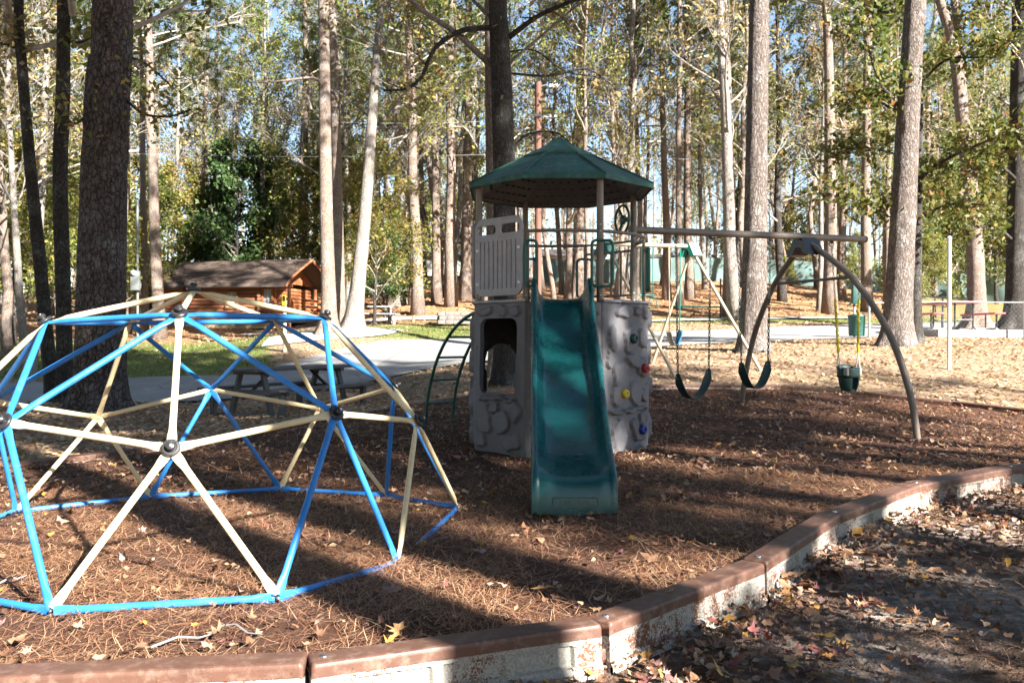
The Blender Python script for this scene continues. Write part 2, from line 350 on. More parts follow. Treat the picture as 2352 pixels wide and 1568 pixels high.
ROADN = [(-60, 930, 15.2), (0, 930, 15.5), (290, 925, 15.8), (430, 893, 16.2), (560, 868, 16.8), (850, 848, 17.6), (1000, 846, 18.3), (1200, 838, 18.8), (1500, 815, 20), (1700, 787, 21), (2000, 778, 22.6), (2130, 770, 26.5), (2352, 760, 29)]
ROADF = [(-60, 880, 19.6), (0, 880, 20), (290, 868, 21.8), (430, 860, 21.6), (560, 848, 21.2), (850, 800, 24.6), (1000, 789, 25.4), (1200, 770, 26.5), (1500, 762, 27), (1700, 757, 28), (2000, 745, 30), (2130, 742, 31), (2352, 738, 33)]
def strip_ground(name, near, far, m, lift, ny=14, nxs=12):
    A = [np.array((px_x(u, Y), Y)) for u, v, Y in near]; Bp = [np.array((px_x(u, Y), Y)) for u, v, Y in far]
    def cr(P, t):
        n = len(P) - 1; i = min(int(t * n), n - 1); f = t * n - i
        p0, p1, p2, p3 = P[max(i - 1, 0)], P[i], P[i + 1], P[min(i + 2, n)]
        return .5 * ((2 * p1) + (-p0 + p2) * f + (2 * p0 - 5 * p1 + 4 * p2 - p3) * f * f + (-p0 + 3 * p1 - 3 * p2 + p3) * f ** 3)
    nx = nxs * (len(near) - 1); mb = MB()
    def fn(a, b):
        q = cr(A, a) * (1 - b) + cr(Bp, a) * b; return (q[0], q[1], G(q[0], q[1]) + lift)
    mb.grid(nx, ny, fn); o = obj(name, mb, m); tag(o, kind='structure'); return o
_rn = np.array([(px_x(u, Y), Y) for u, v, Y in ROADN]); _rf = np.array([(px_x(u, Y), Y) for u, v, Y in ROADF])
def on_road(x, y):
    return (y > np.interp(x, _rn[:, 0], _rn[:, 1]) - .1) & (y < np.interp(x, _rf[:, 0], _rf[:, 1]) + .1)
def grass_w(x, y):                       # where lawn grass grows, 0..1
    u = 1176 + FPX * x / np.maximum(y, 1)
    g = ((u < 620) | (y > 25.5)) * smooth01(20, 22, y) * (1 - smooth01(30, 34, y)) * (1 - smooth01(1050, 1250, u))
    g2 = smooth01(30.5, 31, y) * (1 - smooth01(32.5, 33.5, y)) * (u > 1400)
    g3 = smooth01(26, 32, y) * (u > 2080) * .7
    return np.clip(g + g2 + g3, 0, 1) * ~on_road(x, y)

gx = graded(-420, 420, -13, 14, .3); gy = graded(-70, 900, -3, 46, .35)
X, Y2 = np.meshgrid(gx, gy); Z = GO(X, Y2)
hum = np.array([[mnoise.noise(V(a * .9, b * .9, 0)) for a, b in zip(ra, rb)] for ra, rb in zip(X, Y2)])
Z = Z + hum * np.where(Y2 < 14, .015, np.where(Y2 < 34, .04, .12)) - np.where(on_road(X, Y2), .03, 0)
mb = MB(); mb.v = [tuple(p) for p in np.stack([X, Y2, Z], -1).reshape(-1, 3)]
nX = len(gx); mb.f = [(j * nX + i, j * nX + i + 1, (j + 1) * nX + i + 1, (j + 1) * nX + i) for j in range(len(gy) - 1) for i in range(nX - 1)]
me = mesh_of('ground', mb, True, 180)
zone = me.color_attributes.new('zone', 'FLOAT_COLOR', 'POINT')
sand = (Y2 < np.interp(X, _FX, _FY) + .2) * (Y2 > -40) * (1 - smooth01(8, 11, np.abs(X)))
hill = smooth01(29, 33, Y2) ; lawn = (1 - sand) * (1 - hill)
zone.data.foreach_set('color', np.stack([sand, grass_w(X, Y2), hill, np.ones_like(X)], -1).astype(np.float32).ravel())
def ground_mat():
    m, nt, b, out = nodes_of('ground_soil'); v = coords(nt)
    at_ = N(nt, 'ShaderNodeAttribute'); at_.attribute_name = 'zone'; sp = N(nt, 'ShaderNodeSeparateColor'); nt.links.new(at_.outputs['Color'], sp.inputs[0])
    n1 = noise_n(nt, v, 1.1, 6, .65, .4); n2 = noise_n(nt, v, 14, 6, .7); n3 = noise_n(nt, v, 70, 3, .6)
    lawnc = ramp(nt, n2, [(.3, (.15, .095, .06)), (.5, (.33, .22, .14)), (.7, (.44, .32, .22))])
    lawnc = mixc(nt, ramp(nt, n1, [(.5, (0, 0, 0)), (.7, (.45,) * 3)]), lawnc, (.13, .12, .05))
    sandc = ramp(nt, n2, [(.3, (.12, .085, .065)), (.5, (.25, .205, .17)), (.65, (.42, .38, .34))])
    dirtc = ramp(nt, n2, [(.3, (.05, .03, .02)), (.6, (.13, .08, .055)), (.8, (.22, .15, .1))])
    sandc = mixc(nt, ramp(nt, n1, [(.42, (1, 1, 1)), (.6, (0, 0, 0))]), sandc, dirtc)
    hillc = ramp(nt, n2, [(.3, (.17, .085, .045)), (.5, (.32, .17, .085)), (.7, (.46, .28, .15))])
    grassc = ramp(nt, n2, [(.3, (.07, .095, .025)), (.55, (.14, .165, .045)), (.75, (.26, .23, .1))])
    c = mixc(nt, sp.outputs[2], lawnc, hillc); c = mixc(nt, sp.outputs[0], c, sandc)
    gm = N(nt, 'ShaderNodeMath'); gm.operation = 'MULTIPLY'; nt.links.new(sp.outputs[1], gm.inputs[0]); nt.links.new(ramp(nt, n1, [(.25, (.1,) * 3), (.45, (1, 1, 1))]), gm.inputs[1])
    c = mixc(nt, gm.outputs[0], c, grassc)
    nt.links.new(c, b.inputs['Base Color']); b.inputs['Roughness'].default_value = .95; b.inputs['Specular IOR Level'].default_value = .15
    h = N(nt, 'ShaderNodeMath'); h.operation = 'MULTIPLY_ADD'; h.inputs[1].default_value = .4; nt.links.new(n3, h.inputs[0]); nt.links.new(n2, h.inputs[2])
    bump(nt, b, h.outputs[0], .8, .05); return m
ground = link('ground', me, ground_mat()); tag(ground, kind='structure')

def mulch_mat():
    m, nt, b, out = nodes_of('pine_straw_mulch'); v = coords(nt)
    a = noise_n(nt, coords(nt, (18, 60, 20)), 1, 6, .75, 1.2); c2 = noise_n(nt, coords(nt, (60, 16, 20)), 1, 6, .75, 1.2)
    mx = N(nt, 'ShaderNodeMath'); mx.operation = 'MAXIMUM'; nt.links.new(a, mx.inputs[0]); nt.links.new(c2, mx.inputs[1])
    c = ramp(nt, mx.outputs[0], [(.4, (.025, .012, .009)), (.55, (.085, .038, .022)), (.68, (.17, .082, .045)), (.8, (.27, .15, .085))])
    c = mixc(nt, ramp(nt, noise_n(nt, v, 1.3, 5, .6), [(.4, (0, 0, 0)), (.7, (.5,) * 3)]), c, (.13, .07, .05), 'MULTIPLY' if False else 'MIX')
    nt.links.new(c, b.inputs['Base Color']); b.inputs['Roughness'].default_value = .9; b.inputs['Specular IOR Level'].default_value = .2
    bump(nt, b, mx.outputs[0], .9, .03); return m
def mulch_z(x, y):
    h = .018 * mnoise.noise(V(x * 1.7, y * 1.7, 3)) + .012 * mnoise.noise(V(x * 4.5, y * 4.5, 9))
    return G(x, y) + h
bx = np.arange(-5.4, 7.6, .16); by = np.arange(2.8, 13.4, .16)
mb = MB(); idx = {}
XX, YY = np.meshgrid(bx, by); IN = in_bed(XX, YY) | (seg_dist(XX, YY, BED + [BED[0]]) < .07); GZ = GA(XX, YY)
for j in range(len(by)):
    for i in range(len(bx)):
        if IN[j, i]:
            idx[(i, j)] = len(mb.v); x, y = bx[i], by[j]
            mb.v.append((x, y, GZ[j, i] + .018 * mnoise.noise(V(x * 1.7, y * 1.7, 3)) + .012 * mnoise.noise(V(x * 4.5, y * 4.5, 9))))
for (i, j) in list(idx):
    k = [(i, j), (i + 1, j), (i + 1, j + 1), (i, j + 1)]
    if all(q in idx for q in k): mb.f.append(tuple(idx[q] for q in k))
mulch = obj('mulch_bed', mb, mulch_mat(), None, True, 180); tag(mulch, kind='structure')

def road_mat():
    m, nt, b, out = nodes_of('road_concrete'); v = coords(nt)
    n1 = noise_n(nt, v, .8, 6, .6); n2 = noise_n(nt, v, 25, 5, .7)
    c = ramp(nt, n1, [(.3, (.18, .178, .175)), (.7, (.27, .265, .255))]); c = mixc(nt, .35, c, ramp(nt, n2, [(.3, (.12, .115, .11)), (.7, (.32, .31, .3))]))
    vo = N(nt, 'ShaderNodeTexVoronoi'); vo.feature = 'DISTANCE_TO_EDGE'; vo.inputs['Scale'].default_value = .3; nt.links.new(v, vo.inputs['Vector'])
    c = mixc(nt, ramp(nt, vo.outputs['Distance'], [(0, (.8,) * 3), (.012, (0, 0, 0))]), c, (.12, .1, .09))
    nt.links.new(c, b.inputs['Base Color']); b.inputs['Roughness'].default_value = .9; bump(nt, b, n2, .2, .01); return m
strip_ground('road', ROADN, ROADF, road_mat(), .02)
# pale gravel drive in front of the cabin and pale sidewalk edge on the right
m_gravel = mat('white_gravel', (.62, .61, .6), .95, .2, 30, .8, 60)
strip_ground('gravel_drive', [(600, 0, 25.2), (720, 0, 25.2), (840, 0, 25.5), (900, 0, 26.2)], [(620, 0, 27.5), (720, 0, 28.6), (840, 0, 28.8), (930, 0, 27.6)], m_gravel, .035)
strip_ground('sidewalk', [(1440, 0, 31.2), (1700, 0, 31.6), (1990, 0, 32.6)], [(1440, 0, 31.9), (1700, 0, 32.4), (1990, 0, 33.4)], M['conc'], .05)
strip_ground('gravel_path', [(560, 0, 35.3), (800, 0, 34.5), (1000, 0, 33.2), (1090, 0, 32.8)], [(560, 0, 36.2), (800, 0, 35.6), (1000, 0, 34.6), (1090, 0, 34.2)], m_gravel, .05)
exec_order = 1

# ------------------------------------------------------------------ border timbers around the mulch
def sandcrust():
    m, nt, b, out = nodes_of('timber_sand_crust'); v = coords(nt); ob = N(nt, 'ShaderNodeObjectInfo')
    ad = N(nt, 'ShaderNodeVectorMath'); ad.operation = 'ADD'; sc_ = N(nt, 'ShaderNodeVectorMath'); sc_.operation = 'SCALE'; sc_.inputs[3].default_value = 1
    cx = N(nt, 'ShaderNodeCombineXYZ'); mm = N(nt, 'ShaderNodeMath'); mm.operation = 'MULTIPLY'; mm.inputs[1].default_value = 37
    nt.links.new(ob.outputs['Random'], mm.inputs[0]); nt.links.new(mm.outputs[0], cx.inputs[0]); nt.links.new(v, ad.inputs[0]); nt.links.new(cx.outputs[0], ad.inputs[1]); v = ad.outputs[0]
    n1 = noise_n(nt, v, 9, 8, .75); n2 = noise_n(nt, v, 120, 3, .7); n0 = noise_n(nt, v, 2.5, 4, .6)
    s = N(nt, 'ShaderNodeMath'); s.operation = 'ADD'; nt.links.new(n1, s.inputs[0]); nt.links.new(n2, s.inputs[1])
    s2 = N(nt, 'ShaderNodeMath'); s2.operation = 'ADD'; nt.links.new(s.outputs[0], s2.inputs[0]); nt.links.new(n0, s2.inputs[1])
    k = ramp(nt, s2.outputs[0], [(.0, (0, 0, 0)), (1, (1, 1, 1))])
    mr = N(nt, 'ShaderNodeMapRange'); mr.inputs[1].default_value = 1.34; mr.inputs[2].default_value = 1.46; nt.links.new(s2.outputs[0], mr.inputs[0])
    sandc = ramp(nt, n2, [(.3, (.22, .205, .18)), (.7, (.42, .4, .355))]); br = ramp(nt, n1, [(.3, (.13, .05, .028)), (.7, (.2, .085, .05))])
    nt.links.new(mixc(nt, mr.outputs[0], br, sandc), b.inputs['Base Color']); b.inputs['Roughness'].default_value = .85; b.inputs['Specular IOR Level'].default_value = .2
    bump(nt, b, s.outputs[0], .6, .006); return m
M['crust'] = sandcrust()
M['timber'] = mat('brown_timber', (.098, .048, .033), .5, .22, 6, .2, 90, spec=.4, dirt=(.24, .17, .13), dirt_amt=.6)
def timber_parts():
    """local frame: +x along the border, -y is the outer side, z=0 is the top surface"""
    L, wd, hh = 1.185, .135, .26
    prof = [(-wd / 2, -.05), (-wd / 2, -.019), (-wd / 2, -.013), (-wd / 2 + .004, -.004), (-wd / 2 + .012, 0), (-wd / 2 + .018, 0), (wd / 2 - .018, 0), (wd / 2 - .012, 0), (wd / 2 - .004, -.004), (wd / 2, -.013), (wd / 2, -.019), (wd / 2, -.05)]
    c = MB(); n = len(prof)
    xs = [.0, .004, .012, .018, .1] + [.1 + (L - .2) * i / 8 for i in range(1, 9)] + [L - .018, L - .012, L - .004, L]
    for i, x in enumerate(xs):
        e = min(x, L - x); k = 1 - .1 * max(0, 1 - e / .012) ** 2; zz = -.009 * max(0, 1 - e / .012) ** 2
        wob = .0015 * math.sin(x * 17)
        c.v += [(x, y * k if e < .02 else y + wob, z + zz) for y, z in prof]
    for i in range(len(xs) - 1):
        c.f += [(i * n + k, (i + 1) * n + k, (i + 1) * n + k + 1, i * n + k + 1) for k in range(n - 1)]
    c.f += [tuple(range(n)), tuple((len(xs) - 1) * n + k for k in range(n - 1, -1, -1))]
    s = MB()                              # outer side with three recessed panels, plain inner side
    y0 = -wd / 2 + .006
    zs = [-.05, -.07, -.076, -.15, -.156, -.18, -.2, hh * -1]; xp = [0, .05]
    for a, b in ((.16, .46), (.5, .76), (.8, 1.06)): xp += [a, a + .012, b - .012, b]
    xp += [L - .05, L]
    def dep(x, z):
        for a, b in ((.16, .46), (.5, .76), (.8, 1.06)):
            if a < x < b and -.156 < z < -.07: return .016
        return -.014 if z < -.17 else 0
    nx = len(xp)
    s.v = [(x, y0 + dep(x, z) + .004 * mnoise.noise(V(x * 9, z * 20, 1)), z) for z in zs for x in xp]
    s.f = [(j * nx + i, (j + 1) * nx + i, (j + 1) * nx + i + 1, j * nx + i + 1) for j in range(len(zs) - 1) for i in range(nx - 1)]
    s.add([(0, -y0, -.05), (L, -y0, -.05), (L, -y0, -hh), (0, -y0, -hh)], [(0, 1, 2, 3)])
    s.add([(0, y0, -.05), (0, -y0, -.05), (0, -y0, -hh), (0, y0, -hh)], [(0, 1, 2, 3)]); s.add([(L, y0, -.05), (L, -y0, -.05), (L, -y0, -hh), (L, y0, -hh)], [(3, 2, 1, 0)])
    k = MB(); k.lathe((.055, 0, -.007), (0, 0, 1), [(.03, 0), (.03, .005), (.022, .006), (.02, .003), (.0145, .003), (.0125, .011), (.006, .013)], 18)
    t = MB(); t.box((L + .012, 0, -.17), (.05, .07, .12), bev=.008)    # interlocking tongue
    return c, s, k, t
_t = timber_parts()
TM = [mesh_of('top_cap', _t[0], True, 35), mesh_of('side_wall', _t[1], False), mesh_of('stake_cap', _t[2], True, 35), mesh_of('tongue', _t[3], True, 35)]
for me_, k in zip(TM, ('timber', 'crust', 'steel', 'timber')): me_.materials.append(M[k])
TOP_Z = .06
def timber(p, q, label, group, outward=1):
    P = V(p[0], p[1], G(*p) + TOP_Z + random.uniform(-.008, .008)); Q = V(q[0], q[1], G(*q) + TOP_Z + random.uniform(-.008, .008)); d = Q - P
    t = thing('border_timber', label, 'border timber', P, group)
    t.rotation_euler = (random.uniform(-.03, .03), -math.atan2(d.z, math.hypot(d.x, d.y)), math.atan2(d.y, d.x)); t.scale = ((d.length - .012) / 1.185, 1, 1)
    for me_, nm in zip(TM, ('top_cap', 'side_wall', 'stake_cap', 'tongue')): link(nm, me_, None, t)
FL = ['brown border timber beyond the left edge, before the bottom left corner', 'brown border timber beside the dome at the left edge', 'brown plastic border timber lying in the bottom left corner',
      'brown border timber with steel stake cap and large tree shadow, bottom centre', 'border timber with round stake cap below the foot of the green slide', 'border timber rising diagonally in the right foreground, second right of the shadowed one',
      'short looking border timber with brightest sunlit white side, right foreground', 'border timber before the bend by the piled leaves on the right', 'border timber at the right edge of the photo, near side', 'last near side border timber beyond the right edge']
for i in range(1, len(FRONT) - 2): timber(FRONT[i], FRONT[i + 1], FL[i], 'border timbers along the near side')
ORD = ['first', 'second', 'third', 'fourth', 'fifth', 'sixth', 'seventh', 'eighth', 'ninth', 'tenth', 'eleventh', 'twelfth']
def resample(P, L=1.2):
    P = [np.array(p) for p in P]; out = [P[0]]; acc = 0
    tot = sum(np.linalg.norm(b - a) for a, b in zip(P, P[1:])); n = max(1, round(tot / L)); step = tot / n; need = step
    for a, b in zip(P, P[1:]):
        l = np.linalg.norm(b - a); pos = 0
        while l - pos >= need - 1e-6:
            pos += need; out.append(a + (b - a) * pos / l); need = step
        need -= l - pos
    return [tuple(p) for p in out]
ch = resample(LEFTB)
for i in range(len(ch) - 1): timber(ch[i + 1], ch[i], f'{ORD[i]} dark border timber from the left edge along the far side behind the dome', 'border timbers along the far side behind the dome')
ch = resample(BACKB[:9])
for i in range(len(ch) - 1): timber(ch[i + 1], ch[i], f'{ORD[i]} dark border timber from behind the tower along the far side behind the swings', 'border timbers along the far side behind the swings')

# ------------------------------------------------------------------ geodesic dome climber
DC = V(-1.9275, 5.2518, 0); DR = 1.524; DPHI = -1.30826
def dv(lat, az):
    l = R_(lat); a = DPHI + R_(az); return DC + V(math.cos(l) * math.cos(a), math.cos(l) * math.sin(a), math.sin(l)) * DR
DV = {('A', 0): dv(90, 0)}
for k in range(5):
    DV[('r', 72 * k)] = dv(58.2825, 72 * k); DV[('V', 72 * k)] = dv(26.565, 72 * k); DV[('M', (36 + 72 * k) % 360)] = dv(31.7175, 36 + 72 * k)
for k in range(10): DV[('B', (18 + 36 * k) % 360)] = dv(0, 18 + 36 * k) + V(0, 0, .026)
OBS = [('A', 0, 445, 668), ('r', 0, 413, 722), ('r', 72, 745, 730), ('r', 288, 105, 740), ('r', 144, 632, 738), ('r', 216, 298, 742), ('V', 0, 393, 1030), ('M', 36, 770, 950), ('M', 324, 13, 970), ('V', 72, 957, 967),
       ('M', 108, 905, 890), ('V', 144, 735, 938), ('M', 180, 485, 895), ('V', 216, 225, 958), ('B', 342, 115, 1403), ('B', 18, 637, 1372), ('B', 54, 914, 1272), ('B', 90, 1053, 1165), ('B', 126, 887, 1137), ('B', 162, 643, 1122), ('B', 198, 345, 1140)]
for k, a, u, v in OBS:
    P = DV[(k, a)]; T = pxp(u, v, P.y); DV[(k, a)] = T
    if k == 'B':                   # slide along its sight line to rest on the mulch
        Yn = (CAM_H - (.034 if a in (342, 18) else .03)) * FPX / (v - 777); DV[(k, a)] = pxp(u, v, Yn)
DV[('B', 54)].z -= .05
dome = thing('dome_climber', 'blue and tan geodesic climbing dome standing on pine straw mulch', 'climbing dome', (DC.x, DC.y, 0))
def strut(a, b, m):
    P, Q = DV[a], DV[b]; d = (Q - P).normalized(); mid = (P + Q) / 2; nrm = mid - V(DC.x, DC.y, 0); nrm = (nrm - d * nrm.dot(d)).normalized()
    if a[0] == 'B' and b[0] == 'B': nrm = V(nrm.x, nrm.y, 0).normalized()
    L = (Q - P).length; r = .0165; g0 = .012
    ts = [g0, .05, .075, .11, .2, L / 2, L - .2, L - .11, L - .075, L - .05, L - g0]; rs = [(.021, .004), (.022, .004), (.021, .007), (.017, .0145)] + [r] * 3 + [(.017, .0145), (.021, .007), (.022, .004), (.021, .004)]
    mb = MB(); mb.tube([P + d * t for t in ts], rs, 12, True, False, nrm)
    return obj('strut', mb, m, dome, True, 50)
pairs = []
for k in range(5):
    a = 72 * k; w = lambda z: z % 360
    pairs += [(('A', 0), ('r', a), 'tan'), (('V', a), ('r', a), 'tan'), (('V', a), ('M', w(a + 36)), 'tan'), (('V', a), ('M', w(a - 36)), 'tan'), (('V', a), ('B', w(a + 18)), 'tan'), (('V', a), ('B', w(a - 18)), 'tan'),
              (('r', a), ('r', w(a + 72)), 'blue'), (('r', a), ('M', w(a + 36)), 'blue'), (('r', w(a + 72)), ('M', w(a + 36)), 'blue'), (('M', w(a + 36)), ('B', w(a + 18)), 'blue'), (('M', w(a + 36)), ('B', w(a + 54)), 'blue')]
for k in range(10): pairs.append((('B', (18 + 36 * k) % 360), ('B', (54 + 36 * k) % 360), 'blue'))
for a, b, c in pairs: strut(a, b, M[c])
for key, P in DV.items():
    n = (P - V(DC.x, DC.y, 0)).normalized()
    if key[0] == 'B':
        n = V(n.x, n.y, 0).normalized(); mb = MB(); mb.lathe(P - n * .004, n, [(.008, 0), (.008, .012), (.005, .016)], 8); obj('bolt', mb, M['steel'], dome); continue
    mb = MB(); mb.lathe(P + n * .004, n, [(.039, 0), (.042, .004), (.042, .012), (.038, .016), (.028, .017), (.025, .014)], 24)
    h = obj('hub', mb, M['black'], dome, True, 35)
    mb = MB(); mb.lathe(P + n * .018, n, [(.015, 0), (.015, .01), (.021, .013), (.022, .022), (.017, .03), (.009, .033)], 16); obj('hub_cap', mb, M['black'], h, True, 35)
    mb = MB(); mb.lathe(P + n * .05, n, [(.0075, 0), (.0075, .004), (.004, .005)], 10); obj('bolt', mb, M['steel'], h)
    mb = MB(); mb.lathe(P - n * .004, -n, [(.022, 0), (.022, .003), (.009, .004), (.009, .013), (.004, .014)], 10); obj('inner_nut', mb, M['blue' if key[0] in 'M' else 'tan'], h)

# ------------------------------------------------------------------ play tower with slide, ladder and swing beam
TC = V(.49, 8.9, 0); GT = G(.49, 8.9); DECK = 1.55; AP = .87; RC = AP / math.cos(PI / 8); WF = 2 * AP * math.tan(PI / 8)
tower = thing('play_tower', 'grey and green play tower with slide, octagonal roof and swing beam', 'playground tower', (TC.x, TC.y, GT))
def corner(deg, r=None): r = r or RC; return V(TC.x + r * math.cos(R_(deg)), TC.y + r * math.sin(R_(deg)), 0)
class Facet:
    def __init__(s, k, ap=AP): a = R_(45 * k); s.n = V(math.cos(a), math.sin(a), 0); s.t = V(-s.n.y, s.n.x, 0); s.c = V(TC.x, TC.y, 0) + s.n * ap
    def P(s, u, z, h=0): return s.c + s.t * u + s.n * h + V(0, 0, z)
def blobh(bl, s, z, H):
    ws = s + .035 * mnoise.noise(V(s * 9, z * 9, 2)); wz = z + .035 * mnoise.noise(V(s * 9, z * 9, 8)); h = 0
    for cx, cz, a, b, rot, amp in bl:
        dx, dz = ws - cx, wz - cz; c, sn = math.cos(rot), math.sin(rot); p = (dx * c + dz * sn) / a; q = (-dx * sn + dz * c) / b
        d = 1 - (abs(p) ** 2.6 + abs(q) ** 2.6)
        if d > 0: t = min(1, d / .22); h = max(h, amp * H * t * t * (3 - 2 * t))
    return h
def sd_rr(x, z, cx, cz, hx, hz, r):
    qx = abs(x - cx) - hx + r; qz = abs(z - cz) - hz + r
    return math.hypot(max(qx, 0), max(qz, 0)) + min(max(qx, qz), 0) - r
def panel(name, k, blobs, hole=None, H=.032, nx=52, nz=108, m='stoneplast', z0=None):
    F = Facet(k); z0 = GT - .06 if z0 is None else z0; w = WF / 2 - .006; mb = MB(); idx = {}; cs = 2 * w / nx
    SD = {}
    for j in range(nz + 1):
        for i in range(nx + 1):
            s = -w + 2 * w * i / nx; z = z0 + (DECK - .02 - z0) * j / nz
            if hole:
                d = sd_rr(s, z, *hole); SD[(i, j)] = d
                if abs(d) < .55 * cs and 0 < i < nx and 0 < j < nz:
                    e = 1e-4; gx_ = (sd_rr(s + e, z, *hole) - d) / e; gz_ = (sd_rr(s, z + e, *hole) - d) / e
                    s -= gx_ * d; z -= gz_ * d; SD[(i, j)] = 0.0
                elif d < 0: continue
            edge = min(w - abs(s), .02) / .02; h = -.018 * (1 - edge) ** 2 + blobh(blobs, s, z, H)
            if hole and SD[(i, j)] < .05: h += .012 * (1 - max(0, SD[(i, j)]) / .05)
            h += .006 * math.sin((z - .2) * 4) + .02 * smooth01(.5, 0, z - z0) * 0
            idx[(i, j)] = len(mb.v); mb.v.append(tuple(F.P(s, z, h)))
    for j in range(nz):
        for i in range(nx):
            q = [(i, j), (i + 1, j), (i + 1, j + 1), (i, j + 1)]
            if all(c in idx for c in q) and not (hole and all(SD[c] <= 0 for c in q)): mb.f.append(tuple(idx[c] for c in q))
    # side and opening returns
    cnt = {}
    for f in mb.f:
        for a, b in zip(f, f[1:] + f[:1]): cnt[(a, b)] = 1
    new = {}; extra = []
    for (a, b) in list(cnt):
        if (b, a) not in cnt:
            for c in (a, b):
                if c not in new: new[c] = len(mb.v); p = Vector(mb.v[c]) - F.n * .05; mb.v.append(tuple(p))
            extra.append((b, a, new[a], new[b]))
    mb.f += extra
    return obj(name, mb, M[m], tower, True, 50)
S2 = lambda u0, u1: None
win_bl = [(-.17, 1.46, .1, .045, .3, 1), (.05, 1.455, .06, .05, -.4, 1), (.23, 1.45, .05, .06, .6, 1), (-.2, .42, .1, .17, .25, 1), (-.05, .53, .06, .05, .8, 1), (.05, .38, .1, .13, -.2, 1), (.24, .5, .05, .1, .1, 1), (.17, .2, .13, .07, .3, 1), (-.25, .2, .08, .07, 0, 1), (.0, .605, .28, .022, 0, 1.3)]
rock_bl = [(-.06, 1.45, .13, .055, .1, 1.2), (.17, 1.46, .06, .05, 0, 1), (.29, 1.44, .04, .07, .2, 1), (-.22, 1.2, .05, .14, .15, 1), (.05, 1.18, .11, .11, .3, 1.1), (.24, 1.2, .07, .09, .5, 1), (.1, .98, .12, .06, -.3, 1), (-.12, .84, .11, .14, .2, 1.1), (.25, .9, .08, .1, 0, 1.1), (-.16, .64, .1, .09, .1, 1.1), (.12, .66, .1, .12, -.2, 1), (.27, .64, .05, .07, .3, 1),
           (.0, .5, .3, .02, .03, 1.4), (-.13, .26, .1, .16, .2, 1), (.1, .36, .06, .07, .4, 1), (.24, .42, .06, .05, 0, 1), (.2, .27, .1, .08, .2, 1.1), (.22, .1, .1, .05, .2, 1), (-.28, 1.0, .04, .08, 0, 1)]
gen_bl = [(-.2, 1.4, .1, .08, .4, 1), (.15, 1.3, .13, .1, -.3, 1), (-.1, 1.05, .12, .13, .2, 1), (.2, .95, .09, .12, .5, 1), (-.15, .7, .14, .1, -.4, 1), (.15, .55, .12, .13, .2, 1), (-.12, .3, .13, .12, .1, 1), (.2, .22, .1, .08, .3, 1)]
wpan = panel('window_panel', 5, win_bl, (-.005, 1.02, .255, .365, .09)); tag(wpan, 'grey wall panel with tall rounded window and carved relief')
fpan = panel('front_panel', 6, [], nx=12, nz=20)
rpan = panel('rock_wall', 7, rock_bl); tag(rpan, 'grey climbing wall panel with coloured hand holds')
panel('side_panel', 0, gen_bl, H=.05, nx=30, nz=60); panel('side_panel', 4, gen_bl, H=.05, nx=30, nz=60)
panel('back_panel', 3, gen_bl, (0, .62, .24, .52, .22), nx=36, nz=80); panel('back_panel', 2, gen_bl, nx=24, nz=50); panel('back_panel', 1, gen_bl, nx=24, nz=50)
F6 = Facet(6); F7 = Facet(7); F5 = Facet(5)
for s, zl in ((-.315, (1.43, 1.09, .75, .41)), (.325, (1.43, 1.0, .55))):
    for z in zl:
        mb = MB(); mb.lathe(F6.P(s, z, .0), F6.n, [(.018, 0), (.018, .006), (.012, .009), (.009, .006), (.004, .006)], 14); obj('bolt', mb, M['galv'], fpan)
for z in (1.45, 1.1, .75, .4):
    for F, s in ((F5, -.325), (F7, .325)):
        mb = MB(); mb.lathe(F.P(s, z, .004), F.n, [(.011, 0), (.01, .006), (.005, .008)], 10); obj('bolt', mb, M['galv'], wpan if F is F5 else rpan)
for s, z, k in ((.06, 1.19, 'darkhold'), (.235, .9, 'red'), (-.09, .665, 'yell'), (.2, .3, 'bluehold')):
    mb = MB(); c = F7.P(s, z, .03); mb.lathe(c, F7.n, [(.042, -.01), (.047, .01), (.046, .028), (.038, .045), (.026, .05), (.014, .046), (.011, .03), (.004, .028)], 18)
    cc = c
    mb.v = [tuple(Vector(p) + (Vector(p) - cc) * (.12 * mnoise.noise(Vector(p) * 22))) for p in mb.v]
    obj('climbing_hold', mb, M[k], rpan, True, 60)
# deck and rim
mb = MB(); mb.prism([corner(22.5 + 45 * k, RC - .05) + V(0, 0, DECK - .05) for k in range(8)], (0, 0, .045)); obj('deck', mb, M['greyplast'], tower, False)
for k in range(8):
    if k == 6: continue
    F = Facet(k); mb = MB(); mb.box(F.P(0, DECK - .002, -.005), (WF + .02, .05, .026), Matrix.Rotation(math.atan2(F.t.y, F.t.x), 3, 'Z'), .006); obj('deck_rim', mb, M['galv'] if False else M['greyplast'], tower, True, 35)
posts = {}
for a in (202.5, 292.5, 112.5, 22.5):
    p = corner(a, .885); mb = MB(); mb.tube([p + V(0, 0, GT - .1), p + V(0, 0, 2.74)], .033, 14); posts[a] = obj('post', mb, M['bronze'], tower, True, 50)
    for z in (2.26, 2.2, 1.68, 1.6):
        d = (V(0, -1, 0)); mb = MB(); mb.lathe(p + d * .032 + V(0, 0, z), d, [(.008, 0), (.008, .005), (.003, .008)], 8); obj('bolt', mb, M['steel'], posts[a])
